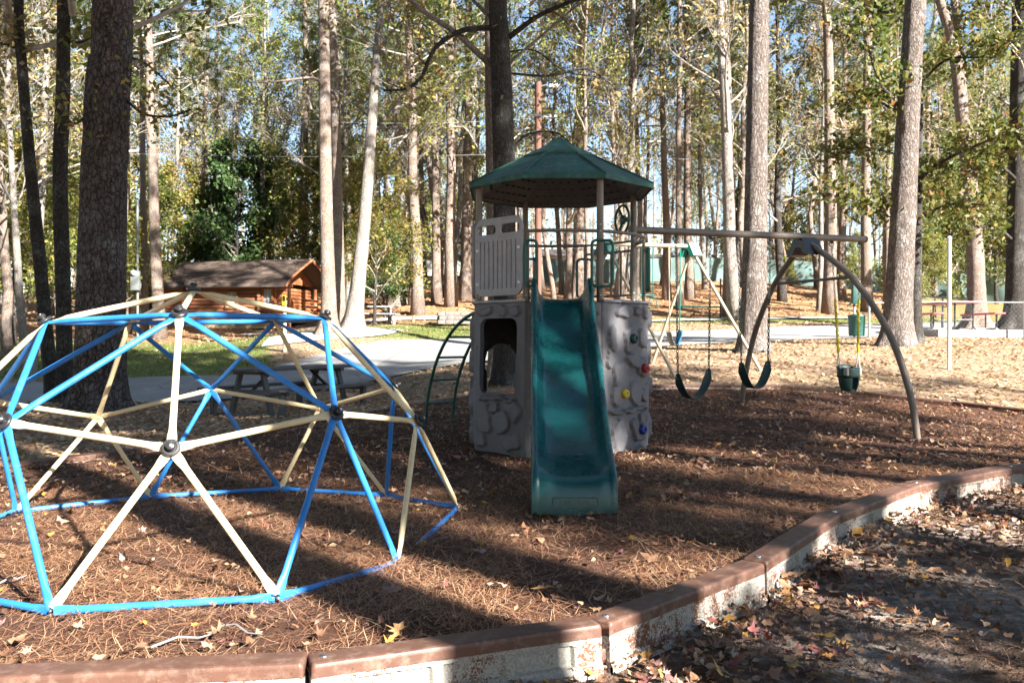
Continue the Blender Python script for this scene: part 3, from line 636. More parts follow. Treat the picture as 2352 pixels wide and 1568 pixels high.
# roof: eight panels with courses, underside with dark pits as black boxes, cap
RA = .912; rim_z = 2.725; cap_r = .34; cap_z = 3.045
for k in range(8):
    F = Facet(k, 0); tanp = math.tan(PI / 8); mb = MB(); rows = []
    nc = 6
    prof = [(RA - .01, rim_z - .05), (RA + .004, rim_z - .045), (RA + .004, rim_z - .005), (RA - .006, rim_z)]
    for c in range(nc):
        r0 = RA - .006 - (RA - cap_r) * c / nc; r1 = RA - .006 - (RA - cap_r) * (c + 1) / nc; z0 = rim_z + (cap_z - rim_z) * c / nc; z1 = rim_z + (cap_z - rim_z) * (c + 1) / nc
        prof += [(r0 - .004, z0 + .007), (r1 + .004, z1 + .003)]
    nu = 9
    for r, z in prof: rows.append([F.P(-r * tanp + 2 * r * tanp * i / nu, z, r) for i in range(nu + 1)])
    sag = lambda i: 0
    for row in rows: mb.v += [tuple(p) for p in row]
    mb.f = [(j * (nu + 1) + i, j * (nu + 1) + i + 1, (j + 1) * (nu + 1) + i + 1, (j + 1) * (nu + 1) + i) for j in range(len(prof) - 1) for i in range(nu)]
    rp = obj('roof_panel', mb, M['roof'], tower, True, 14)
    mb = MB(); a = []
    for r, z in ((RA - .02, rim_z - .04), (.02, cap_z + .08)): a += [F.P(-r * tanp, z, r), F.P(r * tanp, z, r)]
    mb.add(a, [(0, 2, 3, 1)]); un = obj('underside', mb, M['roofunder'], rp, False)
    mb = MB(); sl_ = math.atan2(cap_z + .12 - rim_z, RA)
    for q in range(7):
        f = .08 + q * .13; r = (RA - .02) * (1 - f); z = rim_z - .04 + (cap_z + .12 - rim_z) * f; n = max(1, int(2 * r * tanp / .085))
        for i in range(n):
            s = (i + .5 - n / 2) * .085; mb.box(F.P(s, z - .008, r), (.022, .03, .012), Matrix.Rotation(math.atan2(F.t.y, F.t.x), 3, 'Z'))
    obj('dark_pit', mb, M['black'], rp, False)['kind'] = 'stuff'  # pit darkness put in as small black boxes
    # hip rib along the left edge of each panel
    e0 = F.P(-RA * tanp, rim_z + .006, RA); e1 = F.P(-cap_r * tanp, cap_z + .008, cap_r)
    mb = MB(); mb.tube([e0, (e0 + e1) / 2 + V(0, 0, .004), e1], .011, 6); obj('hip_rib', mb, M['roof'], rp)
    for s in (-.7, .7):
        r = .42 * RA; mb = MB(); mb.lathe(F.P(s * r * tanp, rim_z + (cap_z - rim_z) * .9, r), V(0, 0, 1), [(.008, 0), (.006, .006), (.002, .008)], 8); obj('bolt', mb, M['steel'], rp)
mb = MB(); prof = [(cap_r + .03, cap_z - .012), (cap_r + .032, cap_z + .008), (cap_r * .5, cap_z + .115), (.05, cap_z + .205), (.0, cap_z + .222)]
ring = [[corner(22.5 + 45 * k, max(r, .001) / math.cos(PI / 8)) + V(0, 0, z) for k in range(8)] for r, z in prof]
for r in ring: mb.v += [tuple(p) for p in r]
mb.f = [(i * 8 + k, i * 8 + (k + 1) % 8, (i + 1) * 8 + (k + 1) % 8, (i + 1) * 8 + k) for i in range(len(prof) - 1) for k in range(8)]
obj('roof_cap', mb, M['roof'], tower, True, 12)

def plate(outer, holes, th, bev, mtx):
    cu = bpy.data.curves.new('plate', 'CURVE'); cu.dimensions = '2D'; cu.fill_mode = 'BOTH'; cu.extrude = th / 2 - bev; cu.bevel_depth = bev; cu.bevel_resolution = 1; cu.offset = -bev
    for pts in [outer] + holes:
        sp = cu.splines.new('POLY'); sp.points.add(len(pts) - 1); sp.use_cyclic_u = True
        for w, (a, b) in zip(sp.points, pts): w.co = (a, b, 0, 1)
    ob = bpy.data.objects.new('plate', cu); COL.objects.link(ob); dg = bpy.context.evaluated_depsgraph_get(); dg.update()
    me = bpy.data.meshes.new_from_object(ob.evaluated_get(dg)); bpy.data.objects.remove(ob); bpy.data.curves.remove(cu)
    mb = MB(); mb.v = [tuple(mtx @ w.co) for w in me.vertices]; mb.f = [tuple(p.vertices) for p in me.polygons]; bpy.data.meshes.remove(me); return mb
def rrect(cx, cy, hx, hy, r, n=6, bow=0):
    out = []
    for qx, qy, a0 in ((1, 1, 0), (-1, 1, 90), (-1, -1, 180), (1, -1, 270)):
        for i in range(n + 1):
            a = R_(a0 + 90 * i / n); x = cx + qx * (hx - r) + r * math.cos(a); y = cy + qy * (hy - r) + r * math.sin(a)
            if qy > 0: y += bow * (1 - ((x - cx) / hx) ** 2)
            out.append((x, y))
    return out
for k in (5, 4):
    F = Facet(k, AP + .005); mtx = Matrix(((F.t.x, 0, F.n.x, F.c.x), (F.t.y, 0, F.n.y, F.c.y), (0, 1, 0, 0), (0, 0, 0, 1)))
    zc = (1.6 + 2.34) / 2; hh = (2.34 - 1.6) / 2
    holes = [rrect(-.16, 2.24, .13, .04, .035, 5, .015), rrect(.16, 2.24, .13, .04, .035, 5, .015)] + [rrect(-.245 + .0612 * i, 1.9, .006, .23, .005, 2) for i in range(9)]
    sp = obj('slatted_panel', plate(rrect(0, zc, .325, hh, .1, 8, .03), holes, .03, .006, mtx), M['greyplast'], tower, True, 40)
    for s, z in ((.285, 2.05), (.285, 1.72), (-.285, 2.05), (-.285, 1.72)):
        mb = MB(); mb.lathe(F.P(s, z, .016), F.n, [(.016, 0), (.015, .002), (.008, .003), (.006, .008), (.002, .009)], 12); obj('bolt', mb, M['steel'], sp)
def bow_rail(a, b, z, bow=.05, r=.0165, name='rail', n=9):
    a, b = corner(a, .9), corner(b, .9); mb = MB(); mid = (a + b) / 2; o = (mid - V(TC.x, TC.y, 0)).normalized()
    mb.tube([a + (b - a) * (i / n) + o * (bow * math.sin(PI * i / n)) + V(0, 0, z) for i in range(n + 1)], r, 10); return obj(name, mb, M['bronze'], tower, True, 50)
bow_rail(247.5, 292.5, 2.2, .05); bow_rail(292.5, 337.5, 2.2, .07); bow_rail(337.5, 382.5, 2.2, .05); bow_rail(67.5, 112.5, 2.24, .05)
for z in (2.24, 2.14, 1.66): bow_rail(22.5, 67.5, z, .04, .013)
for i in range(5):
    f = .12 + .19 * i; a, b = corner(22.5, .93), corner(67.5, .93); p = a + (b - a) * f; mb = MB(); mb.tube([p + V(0, 0, 1.66), p + V(0, 0, 2.14)], .012, 8); obj('baluster', mb, M['bronze'], tower)
for a in (337.5, 67.5, 157.5, 247.5):
    p = corner(a, .89); mb = MB(); mb.tube([p + V(0, 0, DECK - .03), p + V(0, 0, 2.22 if a != 157.5 else 2.1)], .017, 10); obj('corner_bar', mb, M['bronze'], tower)
def loop(c, t, w, h, r=.014, rad=.045):
    pts = [c + t * x + V(0, 0, z) for x, z in rrect(0, 0, w, h, rad, 5)]; mb = MB(); mb.tube(pts, r, 10, closed=True); return obj('hand_grip', mb, M['green'], tower, True, 60)
loop(corner(247.5, .93) + V(.045, 0, 1.895), V(1, -.2, 0).normalized(), .055, .215); loop(corner(292.5, .93) + V(0, 0, 1.895), V(1, .1, 0).normalized(), .1, .215)
loop(corner(337.5, .93) + V(0, 0, 1.87), V(.05, 1, 0).normalized(), .1, .21, .017); loop(corner(112.5, .9) + V(.07, 0, 1.87), V(1, 0, 0), .07, .22); loop(corner(67.5, .93) + V(-.02, 0, 1.87), V(1, .2, 0).normalized(), .09, .22)
# steering wheel on the right post
sw_n = V(-.93, -.37, 0).normalized(); sw_c = corner(22.5, .885) + V(-.13, -.05, 2.46); a_ = V(0, 0, 1); b_ = sw_n.cross(a_)
mb = MB(); mb.tube([sw_c + a_ * (.15 * math.cos(2 * PI * i / 28)) + b_ * (.15 * math.sin(2 * PI * i / 28)) for i in range(28)], .014, 8, closed=True); sw = obj('steering_wheel', mb, M['green'], tower, True, 60)
for i in range(3):
    th = 2 * PI * i / 3 + PI / 2 + PI; d = a_ * math.cos(th) + b_ * math.sin(th); mb = MB(); mb.tube([sw_c - sw_n * .02, sw_c + d * .145], .013, 8); obj('spoke', mb, M['green'], sw)
mb = MB(); mb.lathe(sw_c - sw_n * .09, sw_n, [(.025, 0), (.025, .06), (.05, .065), (.05, .09), (.03, .1)], 16); obj('wheel_hub', mb, M['green'], sw, True, 40)
# slide in two mouldings
def catmull(P, n):
    P = [np.array(p, float) for p in P]; out = []
    for i in range(len(P) - 1):
        p0, p1, p2, p3 = P[max(i - 1, 0)], P[i], P[i + 1], P[min(i + 2, len(P) - 1)]
        for k in range(n):
            f = k / n; out.append(.5 * ((2 * p1) + (-p0 + p2) * f + (2 * p0 - 5 * p1 + 4 * p2 - p3) * f * f + (-p0 + 3 * p1 - 3 * p2 + p3) * f ** 3))
    return out + [P[-1]]
gs = G(.42, 5.65)
sp_ = catmull([(8.2, 1.565, .17), (8.03, 1.55, .19), (7.85, 1.46, .17), (7.5, 1.2, .15), (7.15, 1.0, .15), (6.85, .83, .15), (6.55, .6, .15), (6.3, .44, .14), (6.1, .345, .12), (5.93, .3, .09), (5.8, .272, .06), (5.725, .245, .03), (5.69, .2, .012), (5.672, .13, .006), (5.662, .0 + gs, .004)], 5)
def slide_section(y, z, hw, low):
    cx = .465 + (.415 - .465) * (8.05 - y) / 2.4; hh = .285; fl = smooth01(6.2, 5.7, np.array(-y + 11.9)) if False else 0
    zb = gs - .02 if low else z - .055
    half = [(0, z), (.1, z + .002), (.165, z + .012), (.205, z + .02 + hw * .2), (.228, z + hw * .72), (.24, z + hw), (.252, z + hw + .012), (.268, z + hw + .012), (.281, z + hw), (hh, z + hw * .6), (hh + .004, zb + .02), (hh - .004, zb)]
    L = [(-a, b) for a, b in half[::-1]]; return [(cx + a, y, b) for a, b in L[:-1] + half]
def slide_piece(name, ss, low):
    mb = MB(); n = None
    for q in ss: s = slide_section(q[0], q[1], q[2], low); n = len(s); mb.v += s
    mb.f = [(j * n + i, j * n + i + 1, (j + 1) * n + i + 1, (j + 1) * n + i) for j in range(len(ss) - 1) for i in range(n - 1)]
    return obj(name, mb, M['slide'], slide, True, 65)
slide = bpy.data.objects.new('slide', None); COL.objects.link(slide); slide.parent = tower; slide['label'] = 'glossy dark green plastic slide at the front of the tower'
cut = [i for i, q in enumerate(sp_) if q[0] < 6.12][0]
slide_piece('slide_upper', sp_[:cut + 1], False); slide_piece('slide_lower', [np.array((sp_[cut][0] + .03, sp_[cut][1] + .012, sp_[cut][2] + .004))] + [q + np.array((0, .004, 0)) for q in sp_[cut:]], True)
fc = bpy.data.curves.new('emboss', 'FONT'); fc.body = 'LIFETIME'; fc.size = .052; fc.align_x = 'CENTER'; fc.align_y = 'CENTER'; fc.extrude = .0015
fo = bpy.data.objects.new('emboss', fc); COL.objects.link(fo); dg_ = bpy.context.evaluated_depsgraph_get(); dg_.update()
fm = bpy.data.meshes.new_from_object(fo.evaluated_get(dg_)); bpy.data.objects.remove(fo); bpy.data.curves.remove(fc)
fmx = Matrix.Translation((.417, 5.665, .105)) @ Matrix.Rotation(R_(86), 4, 'X'); mb = MB(); mb.v = [tuple(fmx @ w.co) for w in fm.vertices]; mb.f = [tuple(p.vertices) for p in fm.polygons]
obj('embossed_text', mb, M['slide'], slide, False)
mb = MB(); mb.tube([V(.417 + a, 5.667, .105 + b) for a, b in rrect(0, 0, .15, .035, .008, 3)], .0025, 5, closed=True); obj('emboss_frame', mb, M['slide'], slide)
# arched ladder at the back left
F3 = Facet(3); gl = G(-.85, 10.25) - .05
def lad(s, a): d = 1.05 * math.sin(a); return F3.P(s, gl + (1.5 - gl) * math.cos(a), d)
lad_o = bpy.data.objects.new('arched_ladder', None); COL.objects.link(lad_o); lad_o.parent = tower; lad_o['label'] = 'dark green arched ladder behind the left side of the tower'
for s in (-.21, .21): mb = MB(); mb.tube([lad(s, R_(90) * i / 14) for i in range(15)], .019, 10); obj('ladder_rail', mb, M['green'], lad_o, True, 60)
for a in (22, 38, 52, 65, 77): mb = MB(); mb.tube([lad(-.21, R_(a)), lad(.21, R_(a))], .014, 8); obj('rung', mb, M['green'], lad_o)
# swing beam and arched leg
B0 = V(1.27, 9.28, 2.365); B1 = V(4.37, 10.62, 2.415); BD = (B1 - B0).normalized()
mb = MB(); mb.tube([B0, B1], .04, 16); beam = obj('swing_beam', mb, M['bronze'], tower, True, 50)
mb = MB(); mb.lathe(B1 - BD * .02, BD, [(.043, 0), (.043, .02), (.035, .03)], 14); obj('end_cap', mb, M['black'], beam)
AX = V(3.5, 10.245, 0)
for sx, foot in ((1, V(4.21, 8.9, 0)), (-1, V(3.10, 11.62, 0))):
    gz = G(foot.x, foot.y); d = foot - AX
    P = catmull([(.03, 2.32), (.12, 2.24), (.457, 1.86), (.76, 1.27), (.936, .63), (1.0, gz - .06)], 5); mb = MB(); mb.tube([AX + d * float(h) + V(0, 0, float(z)) for h, z in P], .036, 14)
    obj('arched_leg', mb, M['bronze'], tower, True, 60)
p0 = AX + (V(4.21, 8.9, 0) - AX) * .44 + V(0, 0, 1.88); p1 = AX + (V(3.1, 11.62, 0) - AX) * .44 + V(0, 0, 1.88)
mb = MB(); mb.tube([p0, p0 + (p1 - p0) * .06, p0 + (p1 - p0) * .94, p1], [(.03, .01), .019, .019, (.03, .01)], 10); obj('crossbar', mb, M['bronze'], tower)
lg = (V(4.21, 8.9, 0) - V(3.1, 11.62, 0)).normalized()
mb = MB(); mb.prism([AX + BD * -.12 + V(0, 0, 2.33) + lg * a + V(0, 0, b) for a, b in ((-.2, -.16), (-.09, .02), (-.06, .05), (.06, .05), (.09, .02), (.2, -.16), (.1, -.14), (.04, -.06), (-.04, -.06), (-.1, -.14))], BD * .24); obj('beam_bracket', mb, M['black'], tower, False)

# ------------------------------------------------------------------ swings
def beam_pt(u):                           # point of the beam seen at column u
    k = (u - 1176) / FPX; t = (k * B0.y - B0.x) / (BD.x - k * BD.y); return B0 + BD * t
def chain(p, q, m, parent, name='chain', pitch=.036, r=.0042):
    n = max(2, int((q - p).length / pitch)); d = (q - p).normalized(); st = (q - p) / n; a = d.orthogonal().normalized(); b = d.cross(a); mb = MB()
    for i in range(n):
        c = p + st * (i + .5); s = a if i % 2 else b; hl = st.length * .62; w = .0115
        mb.tube([c + d * (hl * math.cos(th)) + s * (w * math.sin(th)) for th in (0, .8, PI / 2, PI - .8, PI, PI + .8, 3 * PI / 2, -.8)], r, 4, closed=True)
    return obj(name, mb, m, parent, True, 80)
def hanger(p, t):
    mb = MB(); mb.box(p + V(0, 0, -.055), (.03, .03, .04), None, .006); mb.tube([p + V(0, 0, -.04) + V(.03 * math.cos(a), 0, .0) + V(0, .04 * math.sin(a), 0) * 0 + V(0, 0, -.03 - .03 * math.sin(a)) for a in [2 * PI * i / 8 for i in range(8)]], .006, 5, closed=True)
    obj('hanger', mb, M['black'], t)
def belt_swing(uL, uR, sL, sR, sB, label, name='belt_swing'):
    A, Bq = beam_pt(uL), beam_pt(uR); c = (A + Bq) / 2; t = thing(name, label, 'swing', (c.x, c.y, G(c.x, c.y)), 'belt swings under the tower beam')
    E = [pxp(sL[0], sL[1], A.y), pxp(sR[0], sR[1], Bq.y)]; bot = pxp(sB[0], sB[1], (A.y + Bq.y) / 2)
    for top, e in ((A, E[0]), (Bq, E[1])):
        hanger(top, t); top = top + V(0, 0, -.09); mid = top + (e - top) * .45; chain(top, mid, M['chain'], t, 'chain'); chain(mid, e + V(0, 0, .03), M['rubber'], t, 'coated_chain', r=.0055)
    d = E[1] - E[0]; nrm = V(-d.y, d.x, 0).normalized(); mb = MB(); prof = []
    for i in range(25):
        f = i / 24; p = E[0] + d * f; sag = (1 - (2 * f - 1) ** 2); low = (E[0].z + E[1].z) / 2 - bot.z
        edge = min(f, 1 - f); p = p + V(0, 0, .06 * max(0, 1 - edge / .04) - low * (1 - abs(2 * f - 1) ** 2.4)); wd = .07 if edge > .03 else .035
        prof.append((p, wd))
    tv = []
    for i, (p, wd) in enumerate(prof):
        tg = (prof[min(i + 1, 24)][0] - prof[max(i - 1, 0)][0]).normalized(); up = tg.cross(nrm).normalized()
        for a, b in ((-1, -.004), (-1, .004), (-.8, .009), (.8, .009), (1, .004), (1, -.004), (.8, -.006), (-.8, -.006)): tv.append(p + nrm * (a * wd) + up * b)
    F = [(i * 8 + k, i * 8 + (k + 1) % 8, (i + 1) * 8 + (k + 1) % 8, (i + 1) * 8 + k) for i in range(24) for k in range(8)] + [tuple(range(7, -1, -1)), tuple(24 * 8 + k for k in range(8))]
    mb.add(tv, F); obj('belt_seat', mb, M['rubber'], t, True, 50)
    for e in E: mb = MB(); mb.tube([e + V(.018 * math.cos(a), 0, .018 * math.sin(a) + .02) for a in [2 * PI * i / 8 for i in range(8)]], .005, 5, closed=True); obj('shackle', mb, M['steel'], t)
belt_swing(1552, 1632, (1557, 871), (1628, 860), (1597, 914), 'dark green belt swing hanging nearest the climbing wall')
belt_swing(1695, 1769, (1703, 845), (1764, 841), (1735, 891), 'dark green belt swing hanging in front of the thick pale trunk')
A, Bq = beam_pt(1910), beam_pt(1974); c = (A + Bq) / 2
bs = thing('bucket_swing', 'dark green toddler bucket swing with yellow sleeved chains', 'swing', (c.x, c.y, G(c.x, c.y)))
E = [pxp(1926, 846, A.y), pxp(1971, 846, Bq.y)]
for top, e in ((A, E[0]), (Bq, E[1])):
    hanger(top, bs); top = top + V(0, 0, -.09); kn = e + V(0, 0, .19); m1 = top + (kn - top) * .5
    chain(top, m1, M['chain'], bs); chain(m1, kn, M['chain'], bs)
    mb = MB(); pts = [m1 + (kn - m1) * (i / 22) + V(.006 * math.sin(i * 2.2), .006 * math.cos(i * 1.7), 0) for i in range(23)]; mb.tube(pts, [.014 + .005 * (i % 2) for i in range(23)], 8); obj('chain_sleeve', mb, M['yellow'], bs, True, 60)
    for s in (-1, 1): mb = MB(); mb.tube([kn, e + V(.015 * s, .1 * s, 0)], .006, 6); obj('sling', mb, M['white'], bs)
cb = (E[0] + E[1]) / 2; W_ = .135; H_ = .27; dd = (E[1] - E[0]); dd.z = 0; dd.normalize(); nn = V(-dd.y, dd.x, 0)
def buck(a, y, z): return cb + dd * a + nn * y + V(0, 0, z)
mb = MB(); mb.grid(16, 4, lambda a, b: buck(W_ * math.cos(2 * PI * a), .11 * math.sin(2 * PI * a), .01 - .12 * b + .035 * max(0, math.sin(2 * PI * a)) * (1 - b) + (.0))); bk = obj('bucket_rim', mb, M['rubber'], bs, True, 60)
for s in (-1, 1):
    mb = MB(); mb.grid(8, 10, lambda a, b: buck(W_ * math.cos(s * R_(-70 + 140 * a) + (0 if s > 0 else PI)) * (1 - .55 * b ** 1.6), .11 * math.sin(R_(-70 + 140 * a)) * (1 - .3 * b), -.1 - (H_ - .1) * math.sin(b * PI / 2))); obj('leg_strap', mb, M['rubber'], bk, True, 60)
mb = MB(); mb.box(buck(0, 0, -H_ + .005), (.1, .15, .03), math.atan2(dd.y, dd.x), .01); obj('seat_base', mb, M['rubber'], bk, True, 40)
for s in (-1, 1): mb = MB(); mb.box(buck(s * .112, -.045, -.035), (.05, .09, .1), math.atan2(dd.y, dd.x), .012); obj('side_clip', mb, M['beigebelt'], bk, True, 40)
for md in bk.children: pass
for o_ in (bk, *bk.children):
    if o_.type == 'MESH' and o_.name.startswith(('bucket_rim', 'leg_strap')):
        so = o_.modifiers.new('thick', 'SOLIDIFY'); so.thickness = .012

# ------------------------------------------------------------------ second swing set
A2 = V(px_x(1588, 15.3), 15.3, CAM_H + (777 - 566) / FPX * 15.3); A1 = V(px_x(1395, 14.9), 14.9, A2.z)
s2 = thing('swing_set', 'tan tube swing set with teal brackets behind the tower', 'swing set', (A2.x - 1, 15.1, G(A2.x - 1, 15.1)))
mb = MB(); mb.tube([A1 + (A1 - A2).normalized() * .1, A2], .036, 12); obj('top_beam', mb, M['beigetube'], s2)
ft = [V(*pxp(1752, 853, 14.6)), V(*pxp(1497, 833, 16))]; off = A1 - A2
for apex, o in ((A2, V(0, 0, 0)), (A1, off)):
    fs = [f + o for f in ft]
    for f in fs:
        f = V(f.x, f.y, G(f.x, f.y) - .05); mb = MB(); mb.tube([apex + V(0, 0, -.05), f], .028, 10); obj('leg', mb, M['beigetube'], s2)
    k = .5; q = [apex + (f - apex) * k for f in fs]; mb = MB(); mb.tube(q, .014, 8); obj('brace', mb, M['teal'], s2)
    d = (fs[0] - fs[1]); d.z = 0; d.normalize(); bd = (A2 - A1).normalized()
    mb = MB(); mb.prism([apex + bd * -.11 + d * a + V(0, 0, b) for a, b in ((-.06, .055), (.06, .055), (.16, -.17), (.09, -.19), (.03, -.06), (-.03, -.06), (-.09, -.19), (-.16, -.17))], bd * .17); obj('bracket', mb, M['teal'], s2, False)
d2 = (A2 - A1).normalized()
def far_swing():
    a = A1 + d2 * ((1543 - 1395) / (1588 - 1395) * (A2 - A1).length - .17); b = a + d2 * .42; c = (a + b) / 2
    a = pxp(1536, 562, 15.15); b = pxp(1563, 563, 15.25); E = [pxp(1538, 762, 15.15), pxp(1561, 758, 15.25)]
    t = thing('belt_swing', 'blue and beige belt swing on the tan swing set', 'swing', (c.x, c.y, G(c.x, c.y)))
    for p, e, m in ((a, E[0], 'beigetube'), (b, E[1], 'teal')): mb = MB(); mb.tube([p, e], .011, 6); obj('rope', mb, M[m], t)
    for h0, h1, m in ((0, .5, 'beigebelt'), (.5, 1, 'bluebelt')):
        mb = MB(); P = lambda f, w: E[0] + (E[1] - E[0]) * f + V(0, 0, -.25 * (1 - abs(2 * f - 1) ** 2.2)) + V(-.35, .93, 0) * w + V(.02 * (f - .5), 0, 0)
        mb.grid(10, 2, lambda i, j: P(h0 + (h1 - h0) * i, -.08 + .16 * j)); o = obj('belt_seat', mb, M[m], t); md = o.modifiers.new('t', 'SOLIDIFY'); md.thickness = .012
far_swing()
tz = thing('trapeze_swing', 'teal trapeze bar with two rings on the tan swing set', 'trapeze', (px_x(1483, 15.1), 15.1, G(px_x(1483, 15.1), 15.1)))
tb = [pxp(1474, 678, 15.05), pxp(1499, 678, 15.1)]
for p, u in zip(tb, (1474, 1499)):
    mb = MB(); mb.tube([pxp(u, 560, p.y), p], .008, 6); obj('rope', mb, M['teal'], tz)
    cpt = p + V(0, 0, -.13); mb = MB(); mb.tube([cpt + V(.075 * math.sin(a) * (1 - .35 * math.cos(a)), 0, .1 * math.cos(a)) for a in [2 * PI * i / 12 for i in range(12)]], .009, 6, closed=True); obj('ring', mb, M['teal'], tz)
mb = MB(); mb.tube([tb[0] - V(.04, 0, 0), tb[1] + V(.04, 0, 0)], .016, 8); obj('bar', mb, M['teal'], tz)

# ------------------------------------------------------------------ picnic tables
def picnic(name, label, c, rz, L, m_top, m_leg, sc=1.0, planks=5):
    g = G(c[0], c[1]); t = thing(name, label, 'picnic table', (c[0], c[1], g)); Rm = Matrix.Rotation(rz, 3, 'Z')
    def P(x, y, z): return V(c[0], c[1], g) + Rm @ (V(x, y, z) * sc)
    pw = .72 / planks
    for i in range(planks): mb = MB(); mb.box(P(0, (i - (planks - 1) / 2) * pw, .735), (L * sc, (pw - .012) * sc, .045 * sc), Rm, .004); obj('table_plank', mb, M[m_top], t, True, 35)
    for s in (-1, 1):
        for i in range(2): mb = MB(); mb.box(P(0, s * (.62 + i * .13), .435), (L * sc, .12 * sc, .045 * sc), Rm, .004); obj('bench_plank', mb, M[m_top], t, True, 35)
    for e in (-1, 1):
        x = e * (L / 2 - .32)
        for s in (-1, 1):
            mb = MB(); mb.tube([P(x, s * .22, .71), P(x, s * .42, -.03)], (.05 * sc), 4); obj('leg', mb, M[m_leg], t, False)
            mb = MB(); mb.box(P(x + e * .1, s * .685, .2), (.09 * sc, .07 * sc, .43 * sc), Rm); obj('bench_leg', mb, M[m_leg], t, False)
        mb = MB(); mb.box(P(x + e * .055, 0, .39), (.045 * sc, 1.5 * sc, .08 * sc), Rm); obj('bench_support', mb, M[m_leg], t, False)
        mb = MB(); mb.box(P(x + e * .055, 0, .03), (.045 * sc, 1.45 * sc, .06 * sc), Rm); obj('foot_rail', mb, M[m_leg], t, False)
        mb = MB(); mb.box(P(x, 0, .685), (.08 * sc, .66 * sc, .05 * sc), Rm); obj('top_support', mb, M[m_leg], t, False)
        mb = MB(); mb.tube([P(x, 0, .4), P(x - e * .45, 0, .7)], .028 * sc, 6); obj('brace', mb, M['blackmetal'], t)
    return t
picnic('picnic_table', 'dark grey picnic table seen through the climbing dome beside the road', (-3.62, 14.1), math.atan2(2.2, 1.05), 2.5, 'plankdark', 'plankdark', 1.0)
picnic('picnic_table', 'pale grey picnic table on the wooded slope beside the flared white trunk', (px_x(850, 32.5), 32.5), .25, 2.2, 'woodgrey', 'woodgrey', .95)
# red table: tube frame
rx, ry = px_x(2188, 24.2), 24.2; rg = G(rx, ry) + .16
pad = MB(); pad.box((rx + .1, ry, rg - .12), (2.3, 2.6, .24), None, .02); pad = obj('concrete_pad', pad, M['conc']); tag(pad, 'low pale concrete slab under the red picnic table', 'slab')
rt = thing('picnic_table', 'red picnic table with black tube frame on a concrete slab', 'picnic table', (rx, ry, rg))
for i in range(3): mb = MB(); mb.box((rx, ry - .24 + .24 * i, rg + .76), (1.5, .225, .045), None, .006); obj('table_plank', mb, M['redtop'], rt)
# frame seen end-on: benches left and right
rt_children = list(rt.children)
for o_ in rt_children: bpy.data.objects.remove(o_)
for i in range(4): mb = MB(); mb.box((rx - .33 + .22 * i, ry, rg + .76), (.205, 1.8, .045), None, .006); obj('table_plank', mb, M['redtop'], rt)
for s in (-1, 1):
    mb = MB(); mb.box((rx + s * .83, ry, rg + .45), (.3, 1.8, .045), None, .006); obj('bench_plank', mb, M['redtop'], rt)
for yy in (-.6, .6):
    for s in (-1, 1):
        mb = MB(); mb.tube([V(rx + s * .25, ry + yy, rg + .73), V(rx + s * .25, ry + yy, rg + .12), V(rx + s * .32, ry + yy, rg + .03), V(rx + s * .85, ry + yy, rg + .03), V(rx + s * .9, ry + yy, rg + .1), V(rx + s * .9, ry + yy, rg + .43)], .026, 8); obj('frame_tube', mb, M['blackmetal'], rt)
        mb = MB(); mb.tube([V(rx + s * .6, ry + yy, rg + .03), V(rx + s * .6, ry + yy, rg + .43)], .022, 8); obj('frame_tube', mb, M['blackmetal'], rt)
    mb = MB(); mb.tube([V(rx - .25, ry + yy, rg + .28), V(rx + .25, ry + yy, rg + .28)], .022, 8); obj('frame_tube', mb, M['blackmetal'], rt)

# ------------------------------------------------------------------ log cabin
CX0, CX1, CXP, CY, CD = px_x(378, 40), px_x(650, 40), px_x(704, 40), 40.0, 4.2
cz = G((CX0 + CX1) / 2, CY) - .05; fz = cz + .38; ez = CAM_H + (777 - 657) / FPX * 39.6; rz_ = CAM_H + (777 - 601) / FPX * (CY + CD / 2)
cabin = thing('log_cabin', 'orange stained log cabin with brown shingle roof and porch', 'cabin', ((CX0 + CX1) / 2, CY + CD / 2, cz))
nl = 9; lh = (ez - fz) / nl
WINS = [(px_x(548, 40), px_x(576, 40), fz + .55, ez - .25), (px_x(640, 40), px_x(664, 40), fz + .75, ez - .15)]
for i in range(nl):
    z = fz + lh * (i + .5); r = lh * .54
    segs = [(CX0, CX1)]
    for a, b, z0, z1 in WINS:
        if z0 < z < z1: segs = [q for s0, s1 in segs for q in ((s0, min(s1, a)), (max(s0, b), s1)) if q[1] - q[0] > .05] if any(s0 < a < s1 for s0, s1 in segs) else segs
    for a, b in segs: mb = MB(); mb.tube([V(a, CY, z), V(b, CY, z)], r, 10); obj('log', mb, M['log'], cabin)
    mb = MB(); mb.tube([V(CX1, CY - .02, z + lh * .5 * (i % 2) * 0), V(CX1, CY + CD, z)], r, 10); obj('log', mb, M['orange'], cabin)
    mb = MB(); mb.tube([V(CX0, CY - .02, z), V(CX0, CY + CD, z)], r, 8); obj('log', mb, M['log'], cabin)
    for xx in (px_x(437, 40), CX1 - .35): mb = MB(); mb.tube([V(xx, CY - .22, z), V(xx, CY + .1, z)], r * .95, 8); obj('log_end', mb, M['log'], cabin)
mb = MB(); mb.box(((CX0 + CX1) / 2, CY + CD / 2, (fz + ez) / 2), (CX1 - CX0 - .1, CD - .1, ez - fz)); obj('inner_wall', mb, M['log'], cabin, False)
